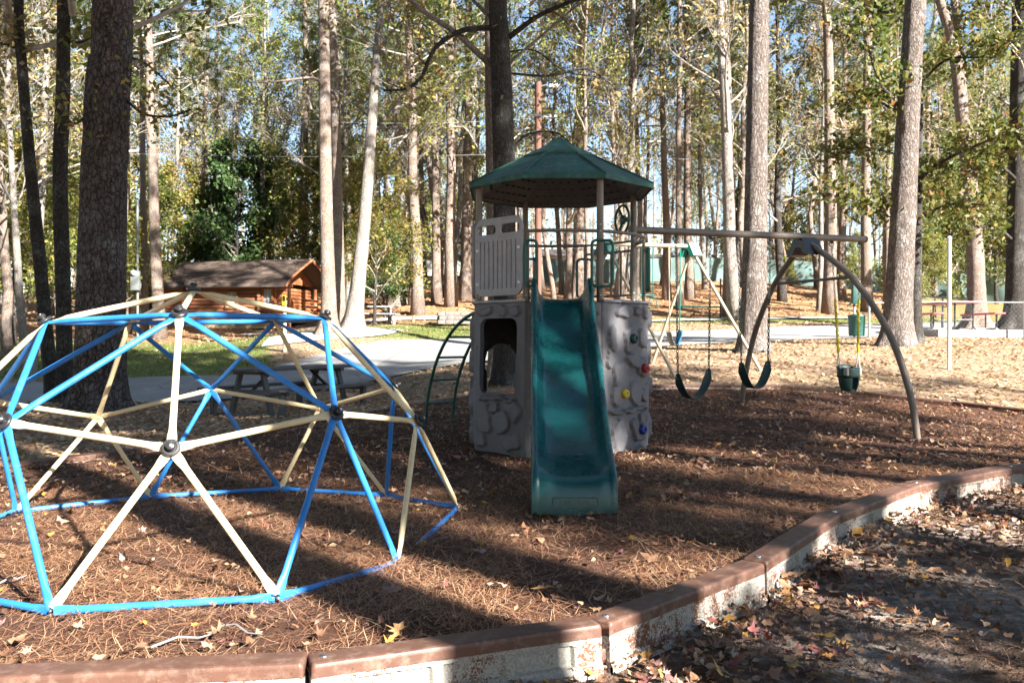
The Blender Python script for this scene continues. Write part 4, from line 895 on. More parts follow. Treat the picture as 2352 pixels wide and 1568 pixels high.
for a, b, z0, z1 in WINS:
    w = MB(); c = V((a + b) / 2, CY - .1, (z0 + z1) / 2); hw, hh = (b - a) / 2, (z1 - z0) / 2
    for dx, dz, sx, sz in ((-hw, 0, .07, 2 * hh), (hw, 0, .07, 2 * hh), (0, hh, 2 * hw + .07, .07), (0, -hh, 2 * hw + .07, .07)): w.box(c + V(dx, 0, dz), (sx, .1, sz))
    wo = obj('window', w, M['orange'], cabin, False); mb = MB(); mb.box(c + V(0, .05, 0), (2 * hw - .04, .02, 2 * hh - .04)); obj('pane', mb, M['glass'], wo, False)
    mb = MB(); mb.box(c + V(0, .02, 0), (.03, .03, 2 * hh)); mb.box(c + V(0, .023, 0), (2 * hw, .03, .03)); obj('muntin', mb, M['white'], wo, False)
# roof profile (softly curved), shingle slabs on the near slope
def roof_pt(f, side=-1):
    y = CY - .55 + (CD / 2 + .55) * f; z = ez - .08 + (rz_ - ez + .08) * (f ** .78); return (y if side < 0 else 2 * (CY + CD / 2) - y), z
RX0, RX1 = CX0 - .3, CXP + .1
for side, nm in ((-1, 'roof'), (1, 'roof')):
    mb = MB(); mb.grid(4, 10, lambda a, b: V(RX0 + (RX1 - RX0) * a, roof_pt(b, side)[0], roof_pt(b, side)[1])); rf = obj(nm, mb, M['darkroof'], cabin); md = rf.modifiers.new('t', 'SOLIDIFY'); md.thickness = .06; md.offset = 0
    if side < 0:
        mb = MB(); nr = 17
        for r in range(nr):
            y0, z0 = roof_pt(r / nr); y1, z1 = roof_pt(min(1, (r + 1.15) / nr)); xx = RX0 - .1 * (r % 2)
            while xx < RX1:
                w = random.uniform(.2, .34); x1 = min(xx + w - .012, RX1); x0 = max(xx, RX0)
                if x1 > x0 + .04:
                    l = random.uniform(.0, .012); mb.add([(x0, y0, z0 + .075 + l), (x1, y0, z0 + .075 + l), (x1, y1, z1 + .045), (x0, y1, z1 + .045), (x0, y0, z0 + .04), (x1, y0, z0 + .04)], [(0, 1, 2, 3), (4, 5, 1, 0)])
                xx += w
        sh = obj('shingle', mb, M['shingle'], rf, False); sh['kind'] = 'stuff'
# gable, porch posts, rails, deck, lattice
gx_ = CX1 + .1
mb = MB(); P = [V(gx_, roof_pt(f)[0], roof_pt(f)[1] - .05) for f in (0.15, .35, .6, .8, 1)] + [V(gx_, roof_pt(f, 1)[0], roof_pt(f, 1)[1] - .05) for f in (.8, .6, .35, .15)]
mb.prism(P, (.06, 0, 0)); obj('gable', mb, M['orange'], cabin, False)
for f in range(9):
    for side in (-1, 1):
        a = roof_pt(f / 9, side); b = roof_pt((f + 1) / 9, side); mb = MB(); mb.tube([V(RX1, a[0], a[1] - .02), V(RX1, b[0], b[1] - .02)], .07, 4); obj('barge_board', mb, M['orange'], cabin, False)
mb = MB(); mb.box(((CX1 + CXP) / 2, CY + CD / 2, fz - .06), (CXP - CX1 + .1, CD, .1)); obj('porch_deck', mb, M['woodgrey'], cabin, False)
for x in (CX1 + .35, CXP - .05):
    for y in (CY + .05, CY + CD - .05): mb = MB(); mb.tube([V(x, y, cz - .1), V(x, y, ez + .05)], .085, 8); obj('porch_post', mb, M['orange'], cabin)
for z in (.35, .65, .95):
    for y in (CY + .05, CY + CD - .05): mb = MB(); mb.tube([V(CX1, y, fz + z), V(CXP, y, fz + z)], .06, 8); obj('porch_rail', mb, M['orange'], cabin)
    mb = MB(); mb.tube([V(CXP - .05, CY + 1.4, fz + z), V(CXP - .05, CY + CD, fz + z)], .06, 8); obj('porch_rail', mb, M['orange'], cabin)
mb = MB(); mb.box(((CX1 + CXP) / 2, CY - .02, ez + .0), (CXP - CX1 + .3, .1, .16)); obj('porch_beam', mb, M['orange'], cabin, False)
mb = MB()
for s in (-1, 1):
    x = CX0 - .4
    while x < CXP + .4:
        a = V(x, CY - .08 + .012 * s, cz + .02); b = V(x + s * .34, CY - .08 + .012 * s, fz - .03)
        if CX0 < min(a.x, b.x) and max(a.x, b.x) < CXP: d = V(.02, 0, 0); mb.add([a - d, a + d, b + d, b - d], [(0, 1, 2, 3)])
        x += .11
lt = obj('lattice', mb, M['lattice'], cabin, False); lt['kind'] = 'stuff'; md = lt.modifiers.new('t', 'SOLIDIFY'); md.thickness = .012
mb = MB(); mb.box(((CX0 + CXP) / 2, CY - .08, fz - .05), (CXP - CX0, .06, .08)); mb.box(((CX0 + CXP) / 2, CY - .08, cz + .03), (CXP - CX0, .055, .06)); obj('skirt_frame', mb, M['lattice'], cabin, False)
mb = MB(); mb.box(((CX0 + CXP) / 2, CY + .1, (cz + fz) / 2 - .1), (CXP - CX0, .04, fz - cz)); obj('crawl_shade', mb, M['blackmetal'], cabin, False)  # black sheet behind the lattice, stands in for the shade under the floor

cabin.rotation_euler = (0, 0, R_(-13))
# ------------------------------------------------------------------ poles, posts, boxes, fences
def simple_pole(name, label, cat, u, Y, vtop, r, m, cap=None):
    p = at(u, Y); top = CAM_H - (vtop - 777) / FPX * Y; t = thing(name, label, cat, p); mb = MB(); mb.tube([p + V(0, 0, -.2), V(p.x, p.y, top)], r, 12); obj('shaft', mb, M[m], t)
    if cap: mb = MB(); mb.lathe(V(p.x, p.y, top - .01), (0, 0, 1), [(r * 1.25, 0), (r * 1.25, .03), (r * .6, .05)], 12); obj('cap', mb, M[m], t)
    return t, p, top
simple_pole('net_pole', 'thin white volleyball style pole standing alone on the leafy lawn', 'pole', 2180, 14.5, 548, .032, 'white', 1)
up, p, top = simple_pole('utility_pole', 'reddish brown wooden utility pole with lamp above the tower roof', 'utility pole', 1236, 34, 190, .13, 'pole')
mb = MB(); mb.tube([V(p.x, p.y, top - .2), V(p.x + .35, p.y - .1, top - .12)], .03, 8); obj('lamp_arm', mb, M['galv'], up)
mb = MB(); mb.box((p.x + .6, p.y - .15, top - .2), (.34, .2, .12), None, .02); obj('lamp_head', mb, M['white'], up)
mb = MB(); mb.tube([V(p.x + .55, p.y, top - 1.9), V(p.x + .45, p.y, top - 1.4), V(p.x + .2, p.y, top - 1.35)], .04, 6); mb.box((p.x + .6, p.y, top - 1.35), (.3, .15, .1)); obj('bracket_lamp', mb, M['galv'], up)
for vv in (60, 40): mb = MB(); mb.box((p.x, p.y - .14, top - vv / 30), (.3, .04, .12)); obj('band', mb, M['blackmetal'], up, False)
def wire(label, a, b, sag, r=.008):
    mb = MB(); mb.tube([a + (b - a) * (i / 14) + V(0, 0, -sag * 4 * (i / 14) * (1 - i / 14)) for i in range(15)], r, 5); o = obj('overhead_wire', mb, M['wire'], None); tag(o, label, 'wire')
wire('upper pale overhead wire running left from the utility pole', V(p.x, p.y, CAM_H + (777 - 272) / FPX * 34), pxp(700, 278, 34), .15)
wire('lower pale overhead wire running far left from the utility pole', V(p.x, p.y, CAM_H + (777 - 352) / FPX * 34), pxp(-200, 330, 33), .3, .006)
wire('thin overhead wire running right from the utility pole', V(p.x, p.y, CAM_H + (777 - 352) / FPX * 34), pxp(2600, 300, 40), .7, .005)
mp, p, top = simple_pole('meter_pole', 'slim grey metal pole with electric meter box left of the cabin', 'meter pole', 316, 31, 460, .045, 'greymetal')
mb = MB(); mb.box((p.x - .02, p.y - .12, CAM_H + (777 - 645) / FPX * 31), (.3, .16, .7), None, .02); mbx = obj('meter_box', mb, M['greymetal'], mp)
mb = MB(); mb.lathe(V(p.x - .04, p.y - .2, CAM_H + (777 - 628) / FPX * 31), (0, -1, 0), [(.1, 0), (.1, .05), (.06, .09)], 14); obj('meter_dial', mb, M['glass'], mbx)
p = at(70, 22); pd = thing('power_pedestal', 'small grey electric pedestal box at the left edge', 'electric box', p)
mb = MB(); mb.box(p + V(0, 0, .42), (.27, .2, .9), None, .015); obj('cabinet', mb, M['galv'], pd); mb = MB(); mb.box(p + V(0, -.11, .55), (.19, .02, .35), None, .006); dr = obj('door', mb, M['conc'], pd); mb = MB(); mb.lathe(p + V(0, -.12, .72), (0, -1, 0), [(.06, 0), (.05, .04)], 12); obj('meter_dial', mb, M['glass'], dr)
mb = MB(); mb.box(p + V(0, 0, .89), (.31, .24, .05), None, .01); obj('lid', mb, M['galv'], pd)
sp2, p, top = simple_pole('sign_post', 'beige marker post with small yellow sign in front of the cabin', 'sign post', 654, 24, 690, .055, 'beigepost')
mb = MB(); mb.box((p.x, p.y - .07, top + .0), (.1, .02, .3)); obj('yellow_sign', mb, M['yelsign'], sp2, False); mb = MB(); mb.box((p.x, p.y - .083, top + .05), (.07, .008, .14)); obj('black_mark', mb, M['blackmetal'], sp2, False)
simple_pole('marker_post', 'short red brown marker post on the grass', 'post', 949, 33, 725, .06, 'binred')
simple_pole('sign_post', 'thin dark post on the grass behind the tan swing set', 'post', 1655, 32.6, 640, .035, 'pole')
# landscape block ring
c = at(1043, 31.5); fr = thing('fire_ring', 'low square ring of stacked grey blocks on the grass', 'fire ring', c)
for l in range(3):
    for s, (dx, dy, n, hor) in enumerate(((0, -.45, 4, 1), (0, .45, 4, 1), (-.5, 0, 3, 0), (.5, 0, 3, 0))):
        for i in range(n):
            o = (i - (n - 1) / 2) * .28 + (.06 if l % 2 else 0); mb = MB(); mb.box(c + V(dx + (o if hor else 0), dy + (0 if hor else o), .09 + .15 * l), (.265 if hor else .2, .2 if hor else .265, .14), random.uniform(-.04, .04), .012); obj('block', mb, M['block'], fr)
# pet waste station
p = at(1962, 23); ws = thing('waste_station', 'dark green waste bin and bag dispenser on a post by the path', 'waste bin', p)
mb = MB(); mb.tube([p + V(0, 0, -.1), p + V(0, 0, 1.45)], .035, 8); obj('post', mb, M['galv'], ws)
mb = MB(); mb.lathe(p + V(-.03, -.24, .04), (0, 0, 1), [(.18, 0), (.2, .02), (.22, .5), (.235, .52), (.23, .55), (.06, .58)], 18); obj('bin', mb, M['dkgreen'], ws, True, 40)
mb = MB(); mb.box(p + V(0, -.1, 1.2), (.2, .16, .62), None, .02); mb.prism([p + V(-.1, -.18, .92), p + V(-.1, -.02, .92), p + V(-.24, -.1, .8)], (0, 0, .03)); obj('bag_dispenser', mb, M['dkgreen'], ws)
# pipe rail fence and chain link on the right
def rail_fence(name, label, pts, h, r, m, mesh=False):
    P = [at(u, Y) for u, Y in pts]; t = thing(name, label, 'fence', P[0])
    for q in P: mb = MB(); mb.tube([q + V(0, 0, -.1), q + V(0, 0, h + .06)], r * 1.4, 8); obj('post', mb, M[m], t)
    for a, b in zip(P, P[1:]):
        mb = MB(); mb.tube([a + V(0, 0, h), b + V(0, 0, h)], r, 8); obj('rail', mb, M[m], t)
        if mesh:
            mb = MB(); d = b - a; L = d.length; n = int(L / .12); dn = d / L
            for s in (0, 1):
                for i in range(-int(h / .12), n):
                    f0 = max(0, i * .12); f1 = min(L, i * .12 + h); z0 = f0 - i * .12; z1 = f1 - i * .12
                    if f1 - f0 < .05: continue
                    if s: z0, z1 = h - z0, h - z1
                    q0 = a + dn * f0 + V(0, 0, z0); q1 = a + dn * f1 + V(0, 0, z1); mb.tube([q0, q1], (.0009), 3, cap=False)
            o = obj('chain_mesh', mb, M['galv'], t, False); o['kind'] = 'stuff'
rail_fence('pipe_fence', 'white pipe gate frame beside the waste bin', [(1996, 22.5), (2050, 22.6)], .92, .022, 'galv')
rail_fence('chain_link_fence', 'low chain link fence running behind the white pole to the right edge', [(2112, 22.4), (2352, 22.6), (2480, 22.8)], .95, .016, 'galv', True)
rail_fence('chain_link_fence', 'short angled chain link fence behind the red picnic table', [(2110, 29.5), (2165, 28), (2222, 26)], 1.05, .02, 'galv', True)
# green screened fence on the hill
GF = [(1225, 54), (1330, 54), (1440, 54), (1560, 53.5), (1680, 53), (1800, 52), (1920, 51), (2040, 51), (2140, 50), (2250, 49), (2360, 47.5), (2460, 46)]
gf = thing('screened_fence', 'long fence with pale green privacy mesh across the hilltop', 'fence', at(1225, 54))
for (u0, y0), (u1, y1) in zip(GF, GF[1:]):
    a, b = at(u0, y0), at(u1, y1); mb = MB(); d = b - a; n = V(-d.y, d.x, 0).normalized()
    mb.grid(16, 6, lambda i, j: a + d * i + V(0, 0, .02 + 1.5 * j - .05 * math.sin(PI * i) * j) + n * (.05 * math.sin(i * 9 + j * 2) * math.sin(PI * j))); obj('screen_panel', mb, M['greenscreen'], gf)
    mb = MB(); mb.tube([a + V(0, .06, -.1), a + V(0, .06, 1.85)], .035, 8); obj('post', mb, M['galv'], gf)
# white buildings past the fence
def shed(label, u0, u1, Y, vtop, vbot, m, roofh):
    a, b = px_x(u0, Y), px_x(u1, Y); zt = CAM_H - (vtop - 777) / FPX * Y; zb = min(G(a, Y), CAM_H - (vbot - 777) / FPX * Y) - .3
    t = thing('building', label, 'building', ((a + b) / 2, Y + 2, zb)); mb = MB(); mb.box(((a + b) / 2, Y + 2, (zt + zb) / 2), (b - a, 4, zt - zb)); w = obj('wall', mb, M[m], t, False)
    mb = MB(); c = (a + b) / 2; mb.prism([V(a - .3, Y - .4, zt - .02), V(a - .3, Y + 4.4, zt - .02), V(a - .3, Y + 2, zt + roofh)], (b - a + .6, 0, 0)); obj('roof', mb, M['darkroof'], t, False)
    n = max(1, int((b - a) / 2.6))
    for i in range(n):
        x = a + (i + .5) * (b - a) / n; mb = MB(); mb.box((x, Y - .02, zb + (zt - zb) * .68), (.9, .08, .9)); wi = obj('window', mb, M['white'], t, False); mb = MB(); mb.box((x, Y - .05, zb + (zt - zb) * .68), (.74, .06, .74)); obj('pane', mb, M['glass'], wi, False)
shed('bright white building seen behind the green fence through the tower', 1255, 1385, 62, 588, 640, 'wallwhite', .7)
shed('white walled building with dark roof behind the green fence right of the tower', 1470, 1620, 64, 610, 650, 'wallwhite', 1.0)
shed('low dark roofed building far behind the fence at centre right', 1750, 1900, 66, 618, 650, 'block', 1.0)
shed('grey roofed house at the right edge behind the screened fence', 2120, 2330, 58, 600, 660, 'block', 1.6)
shed('small white building glimpsed between trunks left of the tower', 930, 1010, 66, 590, 640, 'wallwhite', .6)

# ------------------------------------------------------------------ trees
def npmesh_tpl(name, P, faces, m, parent=None):
    """P (L, nv, 3): L copies of a little shape with the face list 'faces' (all the same corner count)"""
    L, nv, _ = P.shape; F = np.array(faces, dtype=np.int32); nc = F.shape[1]
    idx = (F[None] + (np.arange(L, dtype=np.int32) * nv)[:, None, None]).reshape(-1)
    me = bpy.data.meshes.new(name); me.vertices.add(L * nv); me.vertices.foreach_set('co', P.astype(np.float32).ravel())
    me.loops.add(len(idx)); me.loops.foreach_set('vertex_index', idx)
    me.polygons.add(L * len(F)); me.polygons.foreach_set('loop_start', np.arange(L * len(F), dtype=np.int32) * nc)
    me.update(calc_edges=True); me.materials.append(m); return me
def unit(a): return a / np.maximum(np.linalg.norm(a, axis=-1, keepdims=True), 1e-9)
def leaf_quads(C, size, rng, up=.35, asp=.55):
    n = len(C); nrm = unit(rng.normal(size=(n, 3)) + np.array([0, 0, up])); a = unit(np.cross(nrm, rng.normal(size=(n, 3)))); b = np.cross(nrm, a)
    s = size * rng.uniform(.55, 1.25, (n, 1)); a = a * s; b = b * s * asp
    return np.stack([C - a, C + b * .9 - a * .1, C + a, C - b * .9 - a * .1], 1)
def tree_proto(seed, H, r0, cb, L0, nprim, nsub, ntwig, nleaf, lsize, barkm, leafm, elev=(25, 60), wob=.35, pine=False, twigs=True, spread=.3):
    rng = np.random.default_rng(seed); rnd = random.Random(seed)
    n = 14; path = []; x = y = 0
    for i in range(n + 1):
        f = i / n; path.append(V(x, y, -.4 + (H + .4) * f)); x += rnd.uniform(-wob, wob) * H / n * .16; y += rnd.uniform(-wob, wob) * H / n * .16
    def rad(z): f = max(0, min(1, z / H)); return r0 * (1 - .82 * f ** 1.1) * (1 + .5 * math.exp(-max(z, 0) / .35))
    tr = MB(); tr.tube(path, [rad(p.z) for p in path], 9)
    def tp(z):
        f = (z + .4) / (H + .4) * n; i = min(int(f), n - 1); return path[i] + (path[i + 1] - path[i]) * (f - i)
    lb = MB(); C = []
    def branch(p, d, L, r, lvl):
        pts = [p]; q = p.copy(); dd = d.copy(); k = (6, 5, 3)[lvl]
        for i in range(k):
            dd = (dd + V(rnd.uniform(-1, 1), rnd.uniform(-1, 1), rnd.uniform(-.6, .9)) * (.22 if not pine else .12)).normalized(); q = q + dd * (L / k); pts.append(q)
        lb.tube(pts, [r * (1 - .8 * i / k) for i in range(k + 1)], (5, 4, 3)[lvl], cap=False); return pts, dd
    for b in range(nprim):
        f = (b + rnd.random()) / nprim; z = cb + (H * .97 - cb) * f; az = rnd.uniform(0, 2 * PI); el = R_(rnd.uniform(*elev))
        L = L0 * (1 - .65 * f) * rnd.uniform(.55, 1.2); d = V(math.cos(az) * math.cos(el), math.sin(az) * math.cos(el), math.sin(el)); r = max(.012, rad(z) * rnd.uniform(.25, .5))
        pts, _ = branch(tp(z), d, L, r, 0)
        for s in range(nsub):
            g = rnd.uniform(.3, 1); i = min(int(g * 6), 5); p = pts[i] + (pts[i + 1] - pts[i]) * (g * 6 - i)
            d2 = (d + V(rnd.uniform(-1, 1), rnd.uniform(-1, 1), rnd.uniform(-.5, .7)) * .9).normalized(); p2, dd2 = branch(p, d2, L * rnd.uniform(.25, .45), r * .4, 1)
            for w in range(ntwig):
                g2 = rnd.uniform(.25, 1); i2 = min(int(g2 * 5), 4); p = p2[i2]; d3 = (dd2 + V(rnd.uniform(-1, 1), rnd.uniform(-1, 1), rnd.uniform(-.6, .6)) * 1.1).normalized()
                Lt = L * rnd.uniform(.1, .2) + .12
                if twigs: p3, _ = branch(p, d3, Lt, .008, 2)
                else: p3 = [p, p + d3 * Lt]
                e = p3[-1]
                if pine: C.append((np.array(e), np.array(d3)))
                else:
                    k = rng.poisson(nleaf); t = rng.uniform(.1, 1.1, (k, 1)); C.append(np.array(p)[None] * (1 - t) + np.array(e)[None] * t + rng.normal(0, spread * Lt + .05, (k, 3)))
    if pine:
        Q = []
        for e, d in C:
            k = int(nleaf); dirs = unit(d[None] * .7 + rng.normal(size=(k, 3))); ln = lsize * rng.uniform(.7, 1.2, (k, 1)); sd = unit(np.cross(dirs, rng.normal(size=(k, 3)))) * .012; o = e[None] + dirs * 0 - d[None] * rng.uniform(0, .2, (k, 1))
            Q.append(np.stack([o - sd, o + sd, o + dirs * ln + sd * .5, o + dirs * ln - sd * .5], 1))
        Q = np.concatenate(Q)
    else: Q = leaf_quads(np.concatenate(C), lsize, rng)
    mt = mesh_of('trunk', tr, True, 180); mt.materials.append(M[barkm]); ml = mesh_of('branches', lb, True, 180); ml.materials.append(M['twig'] if barkm != 'bark_pale' else M['bark_pale'])
    return dict(trunk=mt, branches=ml, crown=npmesh_tpl('crown', Q, [(0, 1, 2, 3)], M[leafm]), H=H, r0=r0)
PR = {
 'pine1': tree_proto(11, 25, .24, 11.5, 4.2, 34, 6, 4, 26, .24, 'bark_brown', 'needle', (-5, 35), .25, True),
 'pine2': tree_proto(12, 22, .2, 7.5, 3.6, 36, 6, 4, 24, .24, 'bark_brown', 'needle', (-10, 35), .3, True),
 'dec1': tree_proto(21, 15, .15, 2.6, 4.0, 30, 6, 4, 12, .08, 'bark_pale', 'leaf_yg'),
 'dec2': tree_proto(22, 18, .17, 4.0, 4.4, 32, 6, 4, 11, .08, 'bark_brown', 'leaf_yg', (15, 55), .5),
 'dec3': tree_proto(23, 16, .16, 3.2, 4.2, 30, 6, 4, 12, .08, 'bark_dark', 'leaf_olive', (5, 50), .4),
 'dec4': tree_proto(24, 17, .14, 4.5, 3.6, 32, 5, 4, 4.5, .08, 'bark_pale', 'leaf_tan', (30, 65), .5),
 'bare': tree_proto(25, 19, .15, 5.0, 4.0, 30, 6, 4, 1.6, .08, 'bark_pale', 'leaf_tan', (30, 68), .5),
 'bush': tree_proto(31, 6.5, .06, .8, 2.2, 26, 5, 4, 16, .075, 'bark_dark', 'leaf_yg', (5, 60), .6),
 'bush2': tree_proto(32, 5.5, .06, .5, 2.0, 26, 5, 4, 18, .075, 'bark_dark', 'leaf_olive', (0, 60), .6),
 'scrub': tree_proto(34, 4.5, .04, .3, 1.8, 24, 5, 4, 5, .06, 'bark_brown', 'leaf_tan', (15, 70), .6),
 'cedar': tree_proto(41, 17, .2, 2.2, 1.35, 44, 5, 4, 6, .07, 'bark_brown', 'leaf_olive', (0, 45), .3),
 'added_canopy': tree_proto(43, 19, .24, 8.5, 7.0, 34, 8, 5, 12, .17, 'bark_brown', 'leaf_olive', (5, 50), .3, twigs=False, spread=.8),  # dense high crown, made to block sky light from out of view
 'pine3': tree_proto(13, 25, .24, 11.0, 4.4, 44, 7, 4, 34, .28, 'bark_brown', 'needle', (-5, 35), .25, True, twigs=False),
 'sap1': tree_proto(51, 17, .1, 4.0, 2.6, 26, 4, 3, 7.0, .08, 'bark_brown', 'leaf_yg', (30, 70), .8),
 'sap2': tree_proto(52, 14, .075, 3.0, 2.2, 24, 4, 3, 5.0, .075, 'bark_brown', 'leaf_tan', (35, 70), 1.0),
 'sap3': tree_proto(53, 20, .13, 8.0, 2.6, 22, 4, 3, 8.0, .085, 'bark_brown', 'leaf_yg', (20, 60), .6),
 'mag': tree_proto(33, 7.5, .09, .6, 2.6, 34, 6, 4, 15, .12, 'bark_dark', 'magnolia', (-5, 45), .4),
}
def put_tree(kind, name, label, x, y, rz, s=1, lean=(0, 0), group=None, fat=1.0, dz=0):
    p = PR[kind]; t = thing(name, label, 'tree' if 'bush' not in name and 'scrub' not in name else 'bush', (x, y, G(x, y) + dz), group); t.rotation_euler = (lean[0], lean[1], rz); t.scale = (s, s, s)
    for k in ('trunk', 'branches', 'crown'):
        o = link(k, p[k], None, t)
        if k == 'trunk' and fat != 1: o.scale = (fat, fat, 1)
    return t
def hero(name, label, pts, Y, m, crown=None, limbs=(), rough=.02, nseg=64, n=28, ztop=17, flare=.45, dist=0, leaves=None):
    """pts: (u, v, width in px) from the base upwards"""
    base = at(pts[0][0], Y); t = thing(name, label, 'tree', base)
    if crown and 'pine' in crown: ztop = 25
    P = [V(px_x(u, Y), Y, CAM_H - (v - 777) / FPX * Y) for u, v, w in pts]; Rr = [w / 2 / FPX * Y for u, v, w in pts]
    P[0].z = min(P[0].z, base.z) - .15
    if P[-1].z < ztop:
        d = (P[-1] - P[-2]).normalized(); d = (d + V(0, 0, 1)).normalized(); k = (ztop - P[-1].z) / d.z; P.append(P[-1] + d * k); Rr.append(Rr[-1] * .55)
    data = catmull([(p.x, p.y, p.z, r) for p, r in zip(P, Rr)], max(3, nseg // len(P)))
    mb = MB(); z0 = base.z
    for i, q in enumerate(data):
        zz = q[2] - z0; fl = 1 + flare * math.exp(-max(zz, 0) / .28)
        for k in range(n):
            th = 2 * PI * k / n; lob = 1 + (fl - 1) * (.75 + .45 * math.cos(th * 5 + pts[0][0])); r = q[3] * lob
            px_, py_ = math.cos(th), math.sin(th); s = V(px_ * 3.2, py_ * 3.2, q[2] * .9 + pts[0][0])
            r *= 1 + rough * (mnoise.noise(s * 2.2) + .7 * mnoise.noise(V(px_ * 9, py_ * 9, q[2] * 3.5 + pts[0][0])))
            mb.v.append((q[0] + r * px_, q[1] + r * py_, q[2]))
    mb.f = [(i * n + k, i * n + (k + 1) % n, (i + 1) * n + (k + 1) % n, (i + 1) * n + k) for i in range(len(data) - 1) for k in range(n)]
    obj('trunk', mb, M[m], t, True, 180)
    LC = []
    for lp in limbs:
        pp = [V(px_x(u, Y + dy), Y + dy, CAM_H - (v - 777) / FPX * (Y + dy)) for u, v, w, dy in lp]; d = catmull([(*p, w / 2 / FPX * Y) for p, (u, v, w, dy) in zip(pp, lp)], 5); mb = MB()
        mb.tube([V(*map(float, q[:3])) for q in d], [float(q[3]) for q in d], 7)
        rl = random.Random(int(lp[0][0] * 7 + lp[0][1]))
        for q in d[4:]:
            for _ in range(2):
                a = V(*map(float, q[:3])); dr = V(rl.uniform(-1, 1), rl.uniform(-1, 1), rl.uniform(-.5, .9)).normalized(); l = rl.uniform(.25, .7); b = a + dr * l * .5 + V(0, 0, .03); c = b + (dr + V(rl.uniform(-.5, .5), rl.uniform(-.5, .5), rl.uniform(-.3, .5))).normalized() * l * .5
                mb.tube([a, b, c], [max(.004, float(q[3]) * .35), .004, .002], 4, cap=False); LC.append(np.array(c)); LC.append(np.array(b))
        obj('limb', mb, M[m], t, True, 180)
    if leaves and LC:
        k, size, lm = leaves; rng = np.random.default_rng(int(pts[0][0])); C = np.repeat(np.array(LC), k, 0); C = C + rng.normal(0, .14, C.shape) - np.array(base)
        o = link('leaves', npmesh_tpl('leaves', leaf_quads(C, size, rng), [(0, 1, 2, 3)], M[lm]), None, t)
    if crown:
        o = link('crown', PR[crown]['crown'], None, t); o2 = link('branches', PR[crown]['branches'], None, t)
        top = P[-1] - base; o.location = o2.location = (top.x, top.y, top.z - PR[crown]['H'] * .88)
    return t
BIGOAK = 'leaf_olive'
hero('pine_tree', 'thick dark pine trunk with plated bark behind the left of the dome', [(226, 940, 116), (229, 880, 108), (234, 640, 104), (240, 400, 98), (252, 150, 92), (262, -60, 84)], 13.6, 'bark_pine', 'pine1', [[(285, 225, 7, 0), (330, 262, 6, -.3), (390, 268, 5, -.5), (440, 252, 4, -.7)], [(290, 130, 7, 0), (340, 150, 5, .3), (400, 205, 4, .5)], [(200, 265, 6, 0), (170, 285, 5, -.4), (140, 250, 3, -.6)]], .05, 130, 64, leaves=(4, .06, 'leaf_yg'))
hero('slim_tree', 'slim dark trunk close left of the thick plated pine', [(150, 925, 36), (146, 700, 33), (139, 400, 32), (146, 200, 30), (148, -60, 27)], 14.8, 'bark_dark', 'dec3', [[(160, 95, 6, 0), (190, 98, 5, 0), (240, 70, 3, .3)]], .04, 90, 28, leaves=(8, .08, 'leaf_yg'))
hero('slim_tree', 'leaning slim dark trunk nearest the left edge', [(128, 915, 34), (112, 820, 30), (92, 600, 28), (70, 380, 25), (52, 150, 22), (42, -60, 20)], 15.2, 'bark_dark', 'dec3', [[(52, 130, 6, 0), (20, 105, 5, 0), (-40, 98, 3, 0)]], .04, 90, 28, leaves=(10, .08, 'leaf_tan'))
hero('oak_tree', 'dark double limbed trunk rising behind the tower roof', [(1165, 890, 58), (1160, 700, 52), (1158, 400, 50), (1152, 200, 48), (1146, 60, 44), (1142, -80, 40)], 14.2, 'bark_dark', 'bare',
     [[(1130, 65, 14, 0), (1060, 72, 12, -.2), (1000, 112, 10, -.4), (968, 178, 8, -.5), (930, 205, 6, -.6), (880, 208, 4, -.7)], [(1168, 88, 14, 0), (1230, 42, 11, -.2), (1290, 14, 9, -.4), (1345, -6, 7, -.5)], [(1175, 170, 6, .2), (1260, 175, 6, .5), (1350, 160, 5, .9), (1420, 210, 3, 1.2)], [(1172, 120, 5, .2), (1230, 118, 4, .5), (1300, 165, 4, .9), (1400, 180, 3, 1.2)], [(1178, 345, 7, 0), (1210, 310, 5, .2), (1275, 305, 4, .4), (1320, 340, 3, .5)]], .04, 100, 36, leaves=(1, .07, 'leaf_tan'))
hero('pine_tree', 'reddish pine trunk half hidden by the dark trunk behind the tower', [(1142, 870, 36), (1135, 600, 33), (1130, 300, 30), (1126, -60, 26)], 15.6, 'bark_brown', 'pine2', (), .04, 80, 28)
hero('gum_tree', 'pale grey trunk with broad base right of the cabin porch', [(752, 748, 44), (755, 690, 34), (750, 500, 30), (746, 250, 27), (744, 0, 24), (742, -80, 22)], 26.5, 'bark_brown', None, [[(745, 205, 8, 0), (720, 180, 6, -.3), (640, 188, 5, -.5), (560, 190, 3, -.7)]], .04, 70, 24, flare=.7)
hero('pine_tree', 'straight sunlit pinkish trunk beside the pale trunk by the cabin', [(783, 738, 30), (778, 600, 26), (772, 300, 22), (762, 0, 20), (760, -80, 18)], 29, 'bark_brown', None, (), .03, 60, 20)
hero('gum_tree', 'brightly lit white trunk with flared foot leaning right near the far table', [(808, 752, 54), (818, 690, 38), (832, 560, 30), (846, 400, 26), (856, 250, 22), (868, 100, 18), (880, -60, 14)], 27.5, 'bark_pale', 'dec1', (), .07, 70, 28, flare=.4)
hero('pine_tree', 'thick sunlit pine trunk standing between the swings', [(1728, 808, 72), (1730, 740, 60), (1734, 560, 53), (1738, 300, 48), (1743, 0, 42), (1745, -80, 39)], 17.5, 'bark_big', 'pine1', (), .05, 110, 44, flare=.3)
